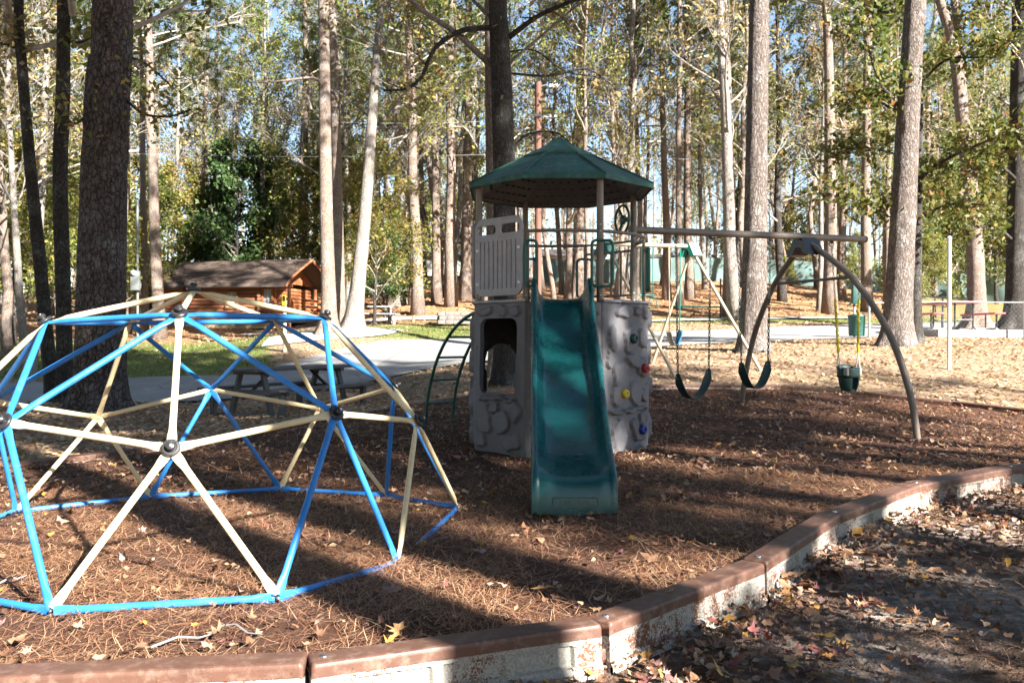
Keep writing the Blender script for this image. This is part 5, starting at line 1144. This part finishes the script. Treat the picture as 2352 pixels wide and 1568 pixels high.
hero('pine_tree', 'thick grey brown pine trunk right of the arched swing leg', [(2056, 798, 72), (2062, 720, 62), (2074, 500, 55), (2086, 250, 49), (2101, 0, 43), (2106, -80, 40)], 18.2, 'bark_big', 'pine1', [[(2050, 225, 7, 0), (2020, 190, 6, -.5), (1990, 100, 5, -.8), (1975, 40, 3, -1)]], .05, 110, 44, flare=.45, leaves=(10, .08, BIGOAK))
hero('slim_tree', 'slim dark trunk just right of the thick grey brown pine', [(2102, 795, 32), (2103, 700, 26), (2106, 450, 22), (2110, 250, 18), (2112, 100, 12)], 19.5, 'bark_dark', None,
     [[(2106, 420, 9, 0), (2150, 380, 7, -.6), (2230, 340, 6, -1.2), (2330, 300, 4, -1.8)], [(2105, 300, 8, 0), (2060, 260, 6, -.8), (2000, 230, 5, -1.3), (1930, 250, 3, -1.7)], [(2110, 500, 7, 0), (2180, 470, 6, -1), (2260, 470, 4, -1.6)], [(2108, 200, 7, 0), (2170, 140, 6, -.8), (2260, 130, 4, -1.4), (2340, 90, 3, -1.8)], [(2104, 480, 6, 0), (2050, 460, 5, -.6), (1985, 470, 4, -1), (1920, 450, 3, -1.2)], [(2108, 380, 6, 0), (2040, 350, 5, .8), (1960, 340, 4, 1.2), (1890, 370, 3, 1.6)], [(2112, 100, 6, 0), (2060, 40, 5, -.5), (1990, 20, 4, -1)]], .04, 70, 20, ztop=8, leaves=(15, .08, BIGOAK))
hero('oak_tree', 'forked trunk with flared dark foot behind the red table', [(2243, 768, 66), (2243, 700, 42), (2238, 560, 36), (2222, 380, 32), (2208, 260, 28), (2190, 120, 24), (2150, -20, 18)], 26, 'bark_brown', None, [[(2215, 300, 22, 0), (2205, 150, 20, .5), (2190, 0, 16, 1), (2185, -80, 14, 1.2)], [(2228, 400, 10, 0), (2290, 360, 8, -.6), (2360, 320, 6, -1)], [(2235, 470, 8, 0), (2180, 430, 6, -.6), (2130, 440, 4, -1)]], .04, 70, 26, ztop=11, flare=1.0, leaves=(17, .09, BIGOAK))
hero('oak_tree', 'broad dark trunk at the right edge of the photo', [(2332, 770, 70), (2334, 700, 48), (2338, 500, 46), (2344, 200, 44), (2348, -60, 40)], 26.5, 'bark_dark', 'dec3', [[(2335, 560, 8, 0), (2280, 520, 6, -.5), (2220, 530, 4, -.9)], [(2340, 420, 8, 0), (2290, 380, 6, -.8), (2230, 400, 4, -1)]], .04, 70, 26, flare=1.0, leaves=(17, .09, BIGOAK))
# trees told apart one by one on the slope (u, depth, kind, scale, trunk width factor, label)
ONE = [(960, 36, 'pine2', 1.0, 1.25, 'straight grey trunk beside the short red marker post'), (1003, 39.5, 'pine1', .95, .95, 'slim trunk second right of the red marker post'), (1036, 38, 'pine2', 1.05, 1.2, 'sturdy trunk left of the tower on the slope'), (1068, 41, 'pine1', 1.0, 1.1, 'trunk close left of the tower on the slope'),
       (1290, 45, 'dec4', 1.1, .9, 'thin trunk seen through the tower above the slide'), (1327, 44, 'pine1', 1.0, 1.2, 'pale trunk in the middle of the tower opening'), (1420, 38, 'dec4', 1.2, 1.2, 'white flecked trunk seen behind the tower rails'), (1466, 42, 'bare', 1.1, .9, 'pale trunk just right of the tower posts'), (1532, 41, 'pine2', 1.0, .95, 'lean trunk above the tan swing set beam'),
       (1561, 37, 'pine1', .9, .7, 'narrow trunk left of the teal bracket'), (1584, 41, 'pine2', 1.1, 1.0, 'brown trunk behind the teal bracket'), (1676, 33, 'pine1', 1.0, 1.0, 'dark red brown trunk left of the thick sunlit pine'), (1693, 31.5, 'dec4', 1.3, 1.35, 'white barked trunk touching the thick sunlit pine'), (1797, 40, 'dec3', 1.1, 1.1, 'dark trunk right of the thick sunlit pine'),
       (1880, 36, 'dec4', 1.0, .8, 'thin white trunk left of the waste bin'), (1906, 35, 'pine1', 1.0, 1.1, 'bright white trunk above the waste bin'), (1932, 42, 'pine2', 1.0, 1.0, 'brown trunk behind the end of the swing beam'), (1990, 36, 'pine1', .95, 1.0, 'pale trunk right of the end of the swing beam'), (2035, 38, 'pine2', .9, .8, 'thin trunk left of the thick grey brown pine'),
       (333, 35, 'pine2', 1.0, .75, 'slender trunk right of the thick plated pine'), (366, 34, 'pine1', 1.0, 1.0, 'leaning trunk left of the cabin roof'), (290, 36, 'pine1', .9, .8, 'trunk peeking out right of the thick plated pine'), (600, 46, 'dec1', 1.1, 1.1, 'forking pale tree behind the cabin roof'), (625, 48, 'bare', 1.1, 1.0, 'second pale tree behind the cabin roof'),
       (700, 50, 'pine1', 1.0, 1.2, 'brown pine behind the cabin porch'), (470, 52, 'pine2', 1.0, 1.2, 'brown pine behind the middle of the cabin'), (420, 48, 'dec4', 1.1, 1.0, 'thin pale tree behind the left of the cabin'), (60, 24, 'dec4', .9, .9, 'thin pale trunk by the grey electric box'), (100, 27, 'bare', 1.0, 1.0, 'bare thin tree at far left behind the dark trunks'), (20, 26, 'dec2', .9, 1, 'leafy tree at the far left edge')]
for i, (u, Y, k, s, fat, lab) in enumerate(ONE):
    x = px_x(u, Y); ln = (0, 0) if 'leaning' not in lab else (0, R_(4)); put_tree(k, 'pine_tree' if 'pine' in k else 'hardwood_tree', lab, x, Y, i * 1.7, s, (random.uniform(-.02, .02) + ln[0], random.uniform(-.02, .02) + ln[1]), 'trees on the slope', fat)
# the rest of the woods: nothing tells these apart
rw = random.Random(5); used = [(px_x(u, Y), Y) for u, Y, *_ in ONE]
LABS = {'pine1': 'tall pine in the woods on the hillside', 'pine2': 'tall pine in the woods on the hillside', 'dec1': 'yellow green hardwood tree in the hillside woods', 'dec2': 'yellow green hardwood tree in the hillside woods', 'dec3': 'olive green hardwood tree in the hillside woods', 'dec4': 'thin tree with tan leaves in the hillside woods', 'bare': 'nearly bare thin tree in the hillside woods'}
cnt = 0; tries = 0
while cnt < 78 and tries < 6000:
    tries += 1; Y = rw.uniform(34, 88); u = rw.uniform(-350, 2700); x = px_x(u, Y)
    if 350 < u < 770 and Y < 47: continue
    if Y < 52 and 640 < u < 900 and Y < 40: continue
    if any(math.hypot(x - a, Y - b) < 1.9 + Y * .012 for a, b in used): continue
    if 1050 < u < 2350 and rw.random() < .62: continue
    if u > 2080 and Y < 48: continue
    if 52 < Y < 70 and 1230 < u < 1640: continue
    left = u < 1100
    k = rw.choices(['pine1', 'pine2', 'dec1', 'dec2', 'dec3', 'dec4', 'bare'], [2.0, 1.5, 4, 4, 2.5 if left else 1.0, 3, 3])[0]
    used.append((x, Y)); cnt += 1
    put_tree(k, 'pine_tree' if 'pine' in k else 'hardwood_tree', LABS[k], x, Y, rw.uniform(0, 6.28), rw.uniform(.8, 1.25), (rw.uniform(-.05, .05), rw.uniform(-.05, .05)), LABS[k] + ' group', rw.uniform(.8, 1.3))
LABS.update(sap1='slender sapling with sparse yellow green leaves on the hillside', sap2='slender sapling with sparse tan leaves on the hillside', sap3='slender brown sapling with high sparse leaves on the hillside')
cnt = 0; tries = 0
while cnt < 120 and tries < 6000:
    tries += 1; Y = rw.uniform(34, 84); u = rw.uniform(-200, 2550); x = px_x(u, Y)
    if (360 < u < 770 and Y < 46.5) or (Y < 38 and 640 < u < 900) or any(math.hypot(x - a, Y - b) < 1.0 for a, b in used) or (u > 2090 and Y < 46) or (52 < Y < 69 and 1240 < u < 1630) or (Y < 33.5): continue
    k = rw.choice(['sap1', 'sap2', 'sap3']); used.append((x, Y)); cnt += 1
    put_tree(k, 'hardwood_tree', LABS[k], x, Y, rw.uniform(0, 6.28), rw.uniform(.85, 1.25), (rw.uniform(-.07, .07), rw.uniform(-.07, .07)), LABS[k] + ' group', rw.uniform(.8, 1.4))
SH = [(540, 45.5, 'mag', 1.15, 'dark glossy evergreen rising behind the cabin roof'), (500, 47, 'mag', .9, 'smaller dark evergreen left of the glossy one behind the cabin'), (860, 31.5, 'bush', 1.0, 'sunlit yellow green leafy bush tree by the white flared trunk'), (885, 36, 'bush', .75, 'yellow green bush tree behind the far picnic table'), (890, 36, 'mag', .45, 'low evergreen shrub near the tree stump'),
      (1075, 56, 'bush2', .6, 'green bush on the hill just left of the tower'), (2150, 34, 'bush', .5, 'round green shrub beside the screened fence on the right'), (2105, 40, 'bush2', 1.2, 'olive bush behind the right hand pines'), (2180, 42, 'bush2', 1.3, 'dark olive bush in front of the grey house'), (2290, 46, 'bush2', 1.4, 'dense dark bush between the two right edge trunks'),
      (30, 30, 'bush', 1.1, 'yellow green bush at the left edge'), (180, 31, 'bush', 1.0, 'yellow green bush between the left dark trunks'), (110, 34, 'bush2', 1.2, 'olive bush behind the grey electric box'), (270, 36, 'bush', 1.1, 'bush left of the meter pole'), (345, 44, 'bush2', 1.3, 'olive bush left behind the cabin'), (420, 46, 'bush', 1.2, 'green bush behind the left end of the cabin'), (640, 47, 'bush2', 1.4, 'olive bush behind the right end of the cabin'), (700, 46, 'bush', 1.2, 'green bush right behind the cabin porch'), (780, 44, 'bush2', 1.4, 'olive bush between the two trunks by the cabin'), (940, 56, 'bush', .6, 'green bush above the tree stump'),
      (1960, 48, 'bush', .5, 'small bush at the foot of the green fence'), (1810, 46, 'bush', .28, 'very small bush on the slope below the green fence')]
for i, (u, Y, k, s, lab) in enumerate(SH): put_tree(k, 'leafy_bush', lab, px_x(u, Y), Y, i * 2.1, s, (0, 0), 'shrubs in the woods')
for i in range(46):
    Y = rw.uniform(42, 80); u = rw.uniform(-300, 2650); x = px_x(u, Y)
    if (CX0 - 2 < x < CXP + 2 and Y < 47) or (870 < u < 2050 and Y < 58): continue
    k = rw.choice(['scrub', 'scrub', 'bush', 'bush2']); put_tree(k, 'leafy_bush', {'scrub': 'bare tan brush in the far woods', 'bush': 'yellow green undergrowth bush in the far woods', 'bush2': 'olive undergrowth bush in the far woods'}[k], x, Y, rw.uniform(0, 6), rw.uniform(.8, 1.6), (0, 0), {'scrub': 'tan brush in the far woods', 'bush': 'yellow green bushes in the far woods', 'bush2': 'olive bushes in the far woods'}[k])
# woods further off, one mass
rng = np.random.default_rng(3); mb = MB()
for i in range(170):
    Y = rw.uniform(88, 150); x = rw.uniform(-.75, .75) * Y; g = G(x, Y); h = rw.uniform(14, 24); mb.tube([V(x, Y, g - .5), V(x + rw.uniform(-.5, .5), Y, g + h)], [rw.uniform(.12, .28), .05], 5, cap=False)
fw = obj('distant_woods', mb, M['bark_brown']); tag(fw, 'far mass of tree trunks behind the woods', 'woods', kind='stuff')
n = 18000; Yc = rng.uniform(86, 150, n); cl = rng.integers(0, 420, n); cx = rng.uniform(-.8, .8, 420); cy = rng.uniform(86, 150, 420); ch_ = rng.uniform(.5, 15, 420) * np.where(cx > 0, .6, 1)
C = np.stack([cx[cl] * cy[cl], cy[cl], ch_[cl] + 6], 1) + rng.normal(0, 1, (n, 3)) * np.array([2.0, 2.0, 1.5])
o = link('distant_foliage', npmesh_tpl('distant_foliage', leaf_quads(C, .3, rng), [(0, 1, 2, 3)], M['leaf_yg']), None); tag(o, 'far mass of foliage behind the woods', 'woods', kind='stuff')
# stump
p = at(915, 40); st = thing('tree_stump', 'short cut tree stump on the leafy slope', 'stump', p); mb = MB(); n = 16
for z, r in ((-.2, .6), (0, .5), (.25, .4), (.85, .36), (.9, .34)): mb.v += [(p.x + r * math.cos(2 * PI * k / n) * (1 + .12 * math.sin(3 * k)), p.y + r * math.sin(2 * PI * k / n), p.z + z + (.1 * math.sin(k) if z > .5 else 0)) for k in range(n)]
mb.f = [(i * n + k, i * n + (k + 1) % n, (i + 1) * n + (k + 1) % n, (i + 1) * n + k) for i in range(4) for k in range(n)]; obj('stump_wood', mb, M['bark_brown'], st); mb = MB(); mb.add([(p.x + .34 * math.cos(2 * PI * k / n) * (1 + .12 * math.sin(3 * k)), p.y + .34 * math.sin(2 * PI * k / n), p.z + .9 + .1 * math.sin(k)) for k in range(n)], [tuple(range(n))]); obj('cut_top', mb, M['woodgrey'], st)

# trees behind the photographer that shade the playground
SDN = np.array([.739, .674]); SDD = np.array([.674, -.739])
SHADE = [(2.13, 7, 'pine1', 1, 1.2), (2.97, 8.5, 'pine1', 1, 1.3), (.3, 6, 'pine1', 1, .9), (4.25, 11, 'cedar', 1.0, 1.2), (4.95, 14, 'cedar', 1.0, 1.0), (5.6, 16, 'pine3', 1, 1.2), (6.5, 14, 'pine3', 1, 1.1), (7.3, 17, 'pine3', 1, 1.3), (8.1, 14, 'pine3', 1, 1.2), (9.0, 16.5, 'pine3', 1, 1.3), (14, 20, 'bare', 1, 1)]
for i, (s, t_, k, sc_, fat) in enumerate(SHADE):
    q = SDN * s + SDD * t_; put_tree(k, 'pine_tree' if 'pine' in k else 'hardwood_tree', f'{ORD[i % 12]} {"large " if i > 11 else ""}tree behind the photographer shading the playground', q[0], q[1], i * 1.3, sc_, (0, 0), 'trees behind the photographer', fat)

for i, (x, y) in enumerate([(-7.5, 3), (-5.5, -2.5), (-1.5, -6), (-10.5, 9), (-12, 1), (-2, -13), (-8, -8), (.5, -3.2), (7.3, -1.5)]): put_tree('added_canopy', 'hardwood_tree', ORD[i] + ' added spreading tree outside the view, dimming the sky light', x, y, i * 1.9, 1, (0, 0), 'added trees outside the view dimming the sky light')  # crowns added overhead, out of view, to darken the sky fill
for i in range(80):  # surrounding woods out of view, put in to lower the sky fill
    a = R_(rw.uniform(112, 428)); da = abs((a - math.atan2(SUN_H.y, SUN_H.x) + PI) % (2 * PI) - PI); right = math.cos(a) > .2 and math.sin(a) > -.9; r = rw.uniform(62, 85) if right or da < R_(40) else rw.uniform(8, 50); x, y = r * math.cos(a), r * math.sin(a)
    if abs(x) < .75 * y or seg_dist(np.array([x]), np.array([y]), BED + [BED[0]])[0] < 3: continue
    k = rw.choice(['pine2', 'dec1', 'dec2', 'dec3', 'dec3']); put_tree(k, 'pine_tree' if 'pine' in k else 'hardwood_tree', {'p': 'tall pine added around the playground outside the view, cutting sky fill', 'd': 'leafy hardwood added around the playground outside the view, cutting sky fill'}[k[0]], x, y, rw.uniform(0, 6), rw.uniform(.85, 1.1), (0, 0), {'p': 'added pines outside the view', 'd': 'added hardwoods outside the view'}[k[0]])
for i, (s_, t_, k, sc_) in enumerate(((3.25, 6.3, 'scrub', .95), (4.5, 7.4, 'bush2', .8), (5.7, 8.2, 'bush2', .85), (2.4, 5.2, 'scrub', .7))):  # shrubs added out of view, sized to throw dapples on the sand
    q = SDN * s_ + SDD * t_; put_tree(k, 'leafy_bush', ORD[i] + ' added shrub behind the photographer shading the sandy ground', q[0], q[1], i * 2.3, sc_, (0, 0), 'added shrubs behind the photographer')
# ------------------------------------------------------------------ leaves, straw, grass on the ground
def leaf_tpl(kind):
    if kind == 0:   o = [(-90, .12), (-60, .5), (-35, .42), (-5, .95), (18, .5), (45, .9), (66, .5), (90, 1.1)]
    elif kind == 1: o = [(-90, .3), (-50, .5), (-20, .55), (15, .5), (45, .6), (70, .75), (90, 1.0)]
    elif kind == 2: o = [(-90, .75), (-60, .5), (-25, .52), (0, .4), (25, .55), (50, .52), (70, .75), (90, 1.0)]
    else:           o = [(-90, .15), (-40, .75), (-18, .38), (12, 1.0), (32, .42), (62, .8), (76, .5), (90, 1.15)]
    pts = [(R_(a), r) for a, r in o] + [(PI - R_(a), r) for a, r in o[-2:0:-1]]
    xy = np.array([(0, 0)] + [(r * math.cos(a), r * math.sin(a)) for a, r in pts]); n = len(pts)
    return xy, [(0, i + 1, (i + 1) % n + 1) for i in range(n)]
TPL = [leaf_tpl(k) for k in range(4)]
def leaf_verts(kind, n, rng, flat=1.0):
    xy, F = TPL[kind]; x = xy[None, :, 0]; y = xy[None, :, 1]; c1 = rng.uniform(-.2, .75, (n, 1)) * flat; c2 = rng.uniform(-.2, .6, (n, 1)) * flat; c3 = rng.uniform(-.35, .35, (n, 1)) * flat
    z = c1 * x * x + c2 * y * y + c3 * x * y + rng.normal(0, .11, (n, len(xy))) * flat
    return np.stack([np.broadcast_to(x, z.shape) * (1 - .25 * np.abs(c1)), np.broadcast_to(y, z.shape) * (1 - .2 * np.abs(c2)), z], -1), F
def place_verts(P, pos, size, yaw, tx, ty):
    c, s = np.cos(tx)[:, None], np.sin(tx)[:, None]; x, y, z = P[..., 0], P[..., 1], P[..., 2]; y, z = y * c - z * s, y * s + z * c
    c, s = np.cos(ty)[:, None], np.sin(ty)[:, None]; x, z = x * c + z * s, -x * s + z * c
    c, s = np.cos(yaw)[:, None], np.sin(yaw)[:, None]; x, y = x * c - y * s, x * s + y * c
    lo = z.min(1, keepdims=True); z = z - lo * .8
    return np.stack([x, y, z], -1) * size[:, None, None] + pos[:, None, :]
def surf(x, y):
    b = in_bed(x, y); return np.where(b, GA(x, y), GO(x, y))
def visible(x, y, mrg=.08): return (np.abs(x / np.maximum(y, .1)) < .6 + mrg) & (y > 2.2)
rng = np.random.default_rng(17)
# candidate leaf positions
def scatter(n, x0, x1, y0, y1, keep): x = rng.uniform(x0, x1, n); y = rng.uniform(y0, y1, n); k = keep(x, y) & visible(x, y); return x[k], y[k]
fy = lambda x: np.interp(x, _FX, _FY)
xs, ys = [], []
a, b = scatter(17000, -5.5, 7.5, 2.8, 13.3, lambda x, y: in_bed(x, y) & (rng.random(len(x)) < .35 + .3 * (y > 6.5))); xs.append(a); ys.append(b)
a, b = scatter(27000, -3, 6.5, 2.1, 7.2, lambda x, y: (y < fy(x) - .05) & (rng.random(len(x)) < np.clip(1.15 - (fy(x) - y) * .55, .22, 1))); xs.append(a); ys.append(b)
a, b = scatter(7500, -2, 6.5, 2.3, 7.2, lambda x, y: (y < fy(x) - .04) & (y > fy(x) - .42)); xs.append(a); ys.append(b)
LX = np.concatenate(xs); LY = np.concatenate(ys); keepm = ~((np.abs(LX - .42) < .32) & (LY > 5.6) & (LY < 8.2)) & ~(np.hypot(LX - TC.x, LY - TC.y) < .98); LX = LX[keepm]; LY = LY[keepm]
LS = rng.uniform(.018, .042, len(LX)) * np.where(rng.random(len(LX)) < .1, 1.5, 1); LZ = surf(LX, LY) + np.where(in_bed(LX, LY), .022, .012) + rng.uniform(0, .02, len(LX))
nearb = (LY < fy(LX)) & (LY > fy(LX) - .4); LZ = LZ + np.where(nearb, rng.uniform(0, .05, len(LX)) * np.clip((LX + .5) / 2, 0, 1), 0)
kind = rng.choice([0, 1, 1, 2, 2, 3], len(LX)); yaw = rng.uniform(0, 2 * PI, len(LX)); tx = rng.normal(0, .3, len(LX)); ty = rng.normal(0, .3, len(LX))
big = np.argsort(-LS / LY)[:300]; isbig = np.zeros(len(LX), bool); isbig[big] = True
Ps = []
LM = []
for j in range(24):
    k = j % 4; P, F = leaf_verts(k, 1, rng); me = npmesh_tpl('leaf', place_verts(P, np.zeros((1, 3)), np.ones(1), np.zeros(1), np.zeros(1), np.zeros(1)), F, None or M['litter']); LM.append(me)
def single_leaf_mat(i, c):
    m = mat(f'single_leaf_{i}', c, .6, .25, 14, .2, 40); return m
LMAT = [single_leaf_mat(i, c) for i, c in enumerate([(.3, .17, .1), (.4, .25, .14), (.24, .12, .07), (.34, .25, .19), (.22, .07, .065), (.46, .26, .06), (.18, .1, .065), (.38, .22, .1)])]
for j, me in enumerate(LM): me.materials.clear(); me.materials.append(LMAT[(j * 5 + j // 8) % 8])
for i in big:
    o = bpy.data.objects.new('leaf', LM[(int(i) * 7 + kind[i]) % 24]); COL.objects.link(o); o.parent = mulch if in_bed(LX[i:i + 1], LY[i:i + 1])[0] else ground
    o.location = (LX[i], LY[i], LZ[i]); o.rotation_euler = (tx[i], ty[i], yaw[i]); o.scale = (LS[i],) * 3
def joined_leaves(name, label, sel, m):
    mbv = []; parts = []
    for k in range(4):
        s = sel & (kind == k); n = int(s.sum())
        if n == 0: continue
        P, F = leaf_verts(k, n, rng); parts.append((place_verts(P, np.stack([LX[s], LY[s], LZ[s]], 1), LS[s], yaw[s], tx[s], ty[s]), F))
    V_ = np.concatenate([p.reshape(-1, 3) for p, _ in parts]); idx = []; off = 0
    for p, F in parts:
        L, nv, _ = p.shape; idx.append((np.array(F)[None] + (np.arange(L) * nv + off)[:, None, None]).reshape(-1)); off += L * nv
    idx = np.concatenate(idx).astype(np.int32); me = bpy.data.meshes.new(name); me.vertices.add(len(V_)); me.vertices.foreach_set('co', V_.astype(np.float32).ravel()); me.loops.add(len(idx)); me.loops.foreach_set('vertex_index', idx)
    nf = len(idx) // 3; me.polygons.add(nf); me.polygons.foreach_set('loop_start', np.arange(nf, dtype=np.int32) * 3); me.update(calc_edges=True); o = link(name, me, m); tag(o, label, 'leaf litter', kind='stuff'); return o
joined_leaves('leaf_litter', 'brown fallen leaves scattered over mulch and sandy ground', ~isbig, M['litter'])
# lawn and hill leaves
def far_leaves(name, label, n, y0, y1, size, m, keep):
    y = rng.uniform(y0, y1, n); x = rng.uniform(-.66, .66, n) * y; k = keep(x, y) & ~on_road(x, y); x, y = x[k], y[k]; z = GO(x, y) + .02
    o = link(name, npmesh_tpl(name, leaf_quads(np.stack([x, y, z], 1), size, rng, 3.0, .7), [(0, 1, 2, 3)], m)); tag(o, label, 'leaf litter', kind='stuff')
far_leaves('lawn_leaves', 'pale fallen leaves covering the lawn beyond the border', 60000, 7, 30, .04, M['litter_pale'], lambda x, y: ~in_bed(x, y) & (rng.random(len(x)) < np.where(grass_w(x, y) > .4, .12, .9)))
far_leaves('hill_leaves', 'tan fallen leaves covering the wooded slope', 26000, 30, 58, .075, M['litter_pale'], lambda x, y: rng.random(len(x)) < np.where(grass_w(x, y) > .4, .1, .9))
# pine straw
def straw(name, label, n, x0, x1, y0, y1, ln, wd, keep, lift=.03):
    x = rng.uniform(x0, x1, n); y = rng.uniform(y0, y1, n); k = keep(x, y) & visible(x, y) & ~(np.hypot(x - TC.x, y - TC.y) < .95); x, y = x[k], y[k]; nz_ = np.array([mnoise.noise(V(a_, b_, 4)) for a_, b_ in zip(x * 1.6, y * 1.6)]); worn = 1 - .75 * np.exp(-((x - 2.5) ** 2 + (y - 9.9) ** 2) / .5) - .75 * np.exp(-((x - 3.1) ** 2 + (y - 10.2) ** 2) / .5) - .7 * np.exp(-((x - .42) ** 2 + (y - 5.2) ** 2) / .12); k = rng.random(len(x)) < np.clip(.75 + nz_ * 1.3, .22, 1) * np.clip(worn, .2, 1); x, y = x[k], y[k]; n = len(x); z = surf(x, y) + rng.uniform(.0, lift, n)
    a = rng.uniform(0, PI, n) * .6 + rng.choice([0, .5, 1.2], n); el = rng.normal(.0, .13, n); l = ln * rng.uniform(.5, 1.2, n) / 2; d = np.stack([np.cos(a) * np.cos(el), np.sin(a) * np.cos(el), np.sin(el)], 1) * l[:, None]
    c = np.stack([x, y, z], 1); w = np.stack([-np.sin(a), np.cos(a), np.zeros(n)], 1) * (wd / 2); bend = np.stack([-np.sin(a), np.cos(a), rng.uniform(.2, 1, n)], 1) * (l * rng.uniform(-.25, .25, n))[:, None]
    P = np.stack([c - d - w, c - d + w, c + bend + w, c + d + w * .4, c + d - w * .4, c + bend - w], 1)
    o = link(name, npmesh_tpl(name, P, [(0, 1, 2, 5), (5, 2, 3, 4)], M['straw'])); tag(o, label, 'pine straw', kind='stuff')
straw('pine_straw', 'reddish brown pine needles covering the play area', 120000, -4, 4, 2.9, 7.2, .17, .0024, lambda x, y: in_bed(x, y) & (rng.random(len(x)) < np.clip(1.35 - (y - 3) * .16, .3, 1)))
straw('pine_straw', 'reddish brown pine needles on the far half of the play area', 32000, -5, 7, 6.8, 13, .2, .006, lambda x, y: in_bed(x, y))
straw('pine_straw', 'dry pine needles lying on the sandy ground outside the border', 9000, -2, 6, 2.1, 7, .17, .003, lambda x, y: (y < fy(x) - .05), .012)
# grass
n = 26000; y = rng.uniform(20, 34, n); x = rng.uniform(-.66, .66, n) * y; k = (rng.random(n) < grass_w(x, y)); x, y = x[k], y[k]; n = len(x); z = GO(x, y); a = rng.uniform(0, PI, n); h = rng.uniform(.04, .1, n)
w = np.stack([np.cos(a), np.sin(a), np.zeros(n)], 1) * .012; c = np.stack([x, y, z], 1); tp_ = c + np.stack([rng.normal(0, .03, n), rng.normal(0, .03, n), h], 1)
o = link('grass', npmesh_tpl('grass', np.stack([c - w, c + w, tp_ + w * .2, tp_ - w * .2], 1), [(0, 1, 2, 3)], M['grass'])); tag(o, 'short green grass along the road', 'grass', kind='stuff')
# small weed by the front timber, twigs
p = V(px_x(358, 2.75), 2.75, float(GO(np.array([px_x(358, 2.75)]), np.array([2.75]))[0])); wd_ = thing('small_weed', 'small green weed growing against the bottom left timber', 'weed', p)
mb = MB()
for i in range(3): mb.tube([p, p + V(.01 * i - .01, 0, .09), p + V(.03 * (i - 1), .01, .17 + .02 * i)], [.002, .0015, .001], 4)
obj('stem', mb, M['weed'], wd_)
C = np.array([[.03 * (i % 3 - 1) + rng.normal(0, .012), rng.normal(0, .012), .1 + .02 * i] for i in range(7)]); link('leaves', npmesh_tpl('leaves', leaf_quads(C, .018, rng, .6, .6), [(0, 1, 2, 3)], M['weed']), None, wd_)
for i, (u0, v0, u1, v1, lab) in enumerate(((345, 1545, 505, 1494, 'pale dry twig lying on pine straw behind the bottom left timber'), (-5, 1395, 60, 1360, 'dry twig at the left foot of the dome'), (505, 1495, 600, 1500, 'short crooked twig in line with the longer pale twig'))):
    a = pxp(u0, v0 - 40, CAM_H * FPX / (v0 - 40 - 777)); b = pxp(u1, v1 - 20, CAM_H * FPX / (v1 - 20 - 777)); mb = MB(); mb.tube([a + V(0, 0, .03), a + (b - a) * .35 + V(.0, .02, .045), a + (b - a) * .7 + V(0, -.01, .035), b + V(0, 0, .04)], [.005, .0045, .004, .002], 6); o = obj('twig', mb, M['woodgrey'], None); tag(o, lab, 'twig')
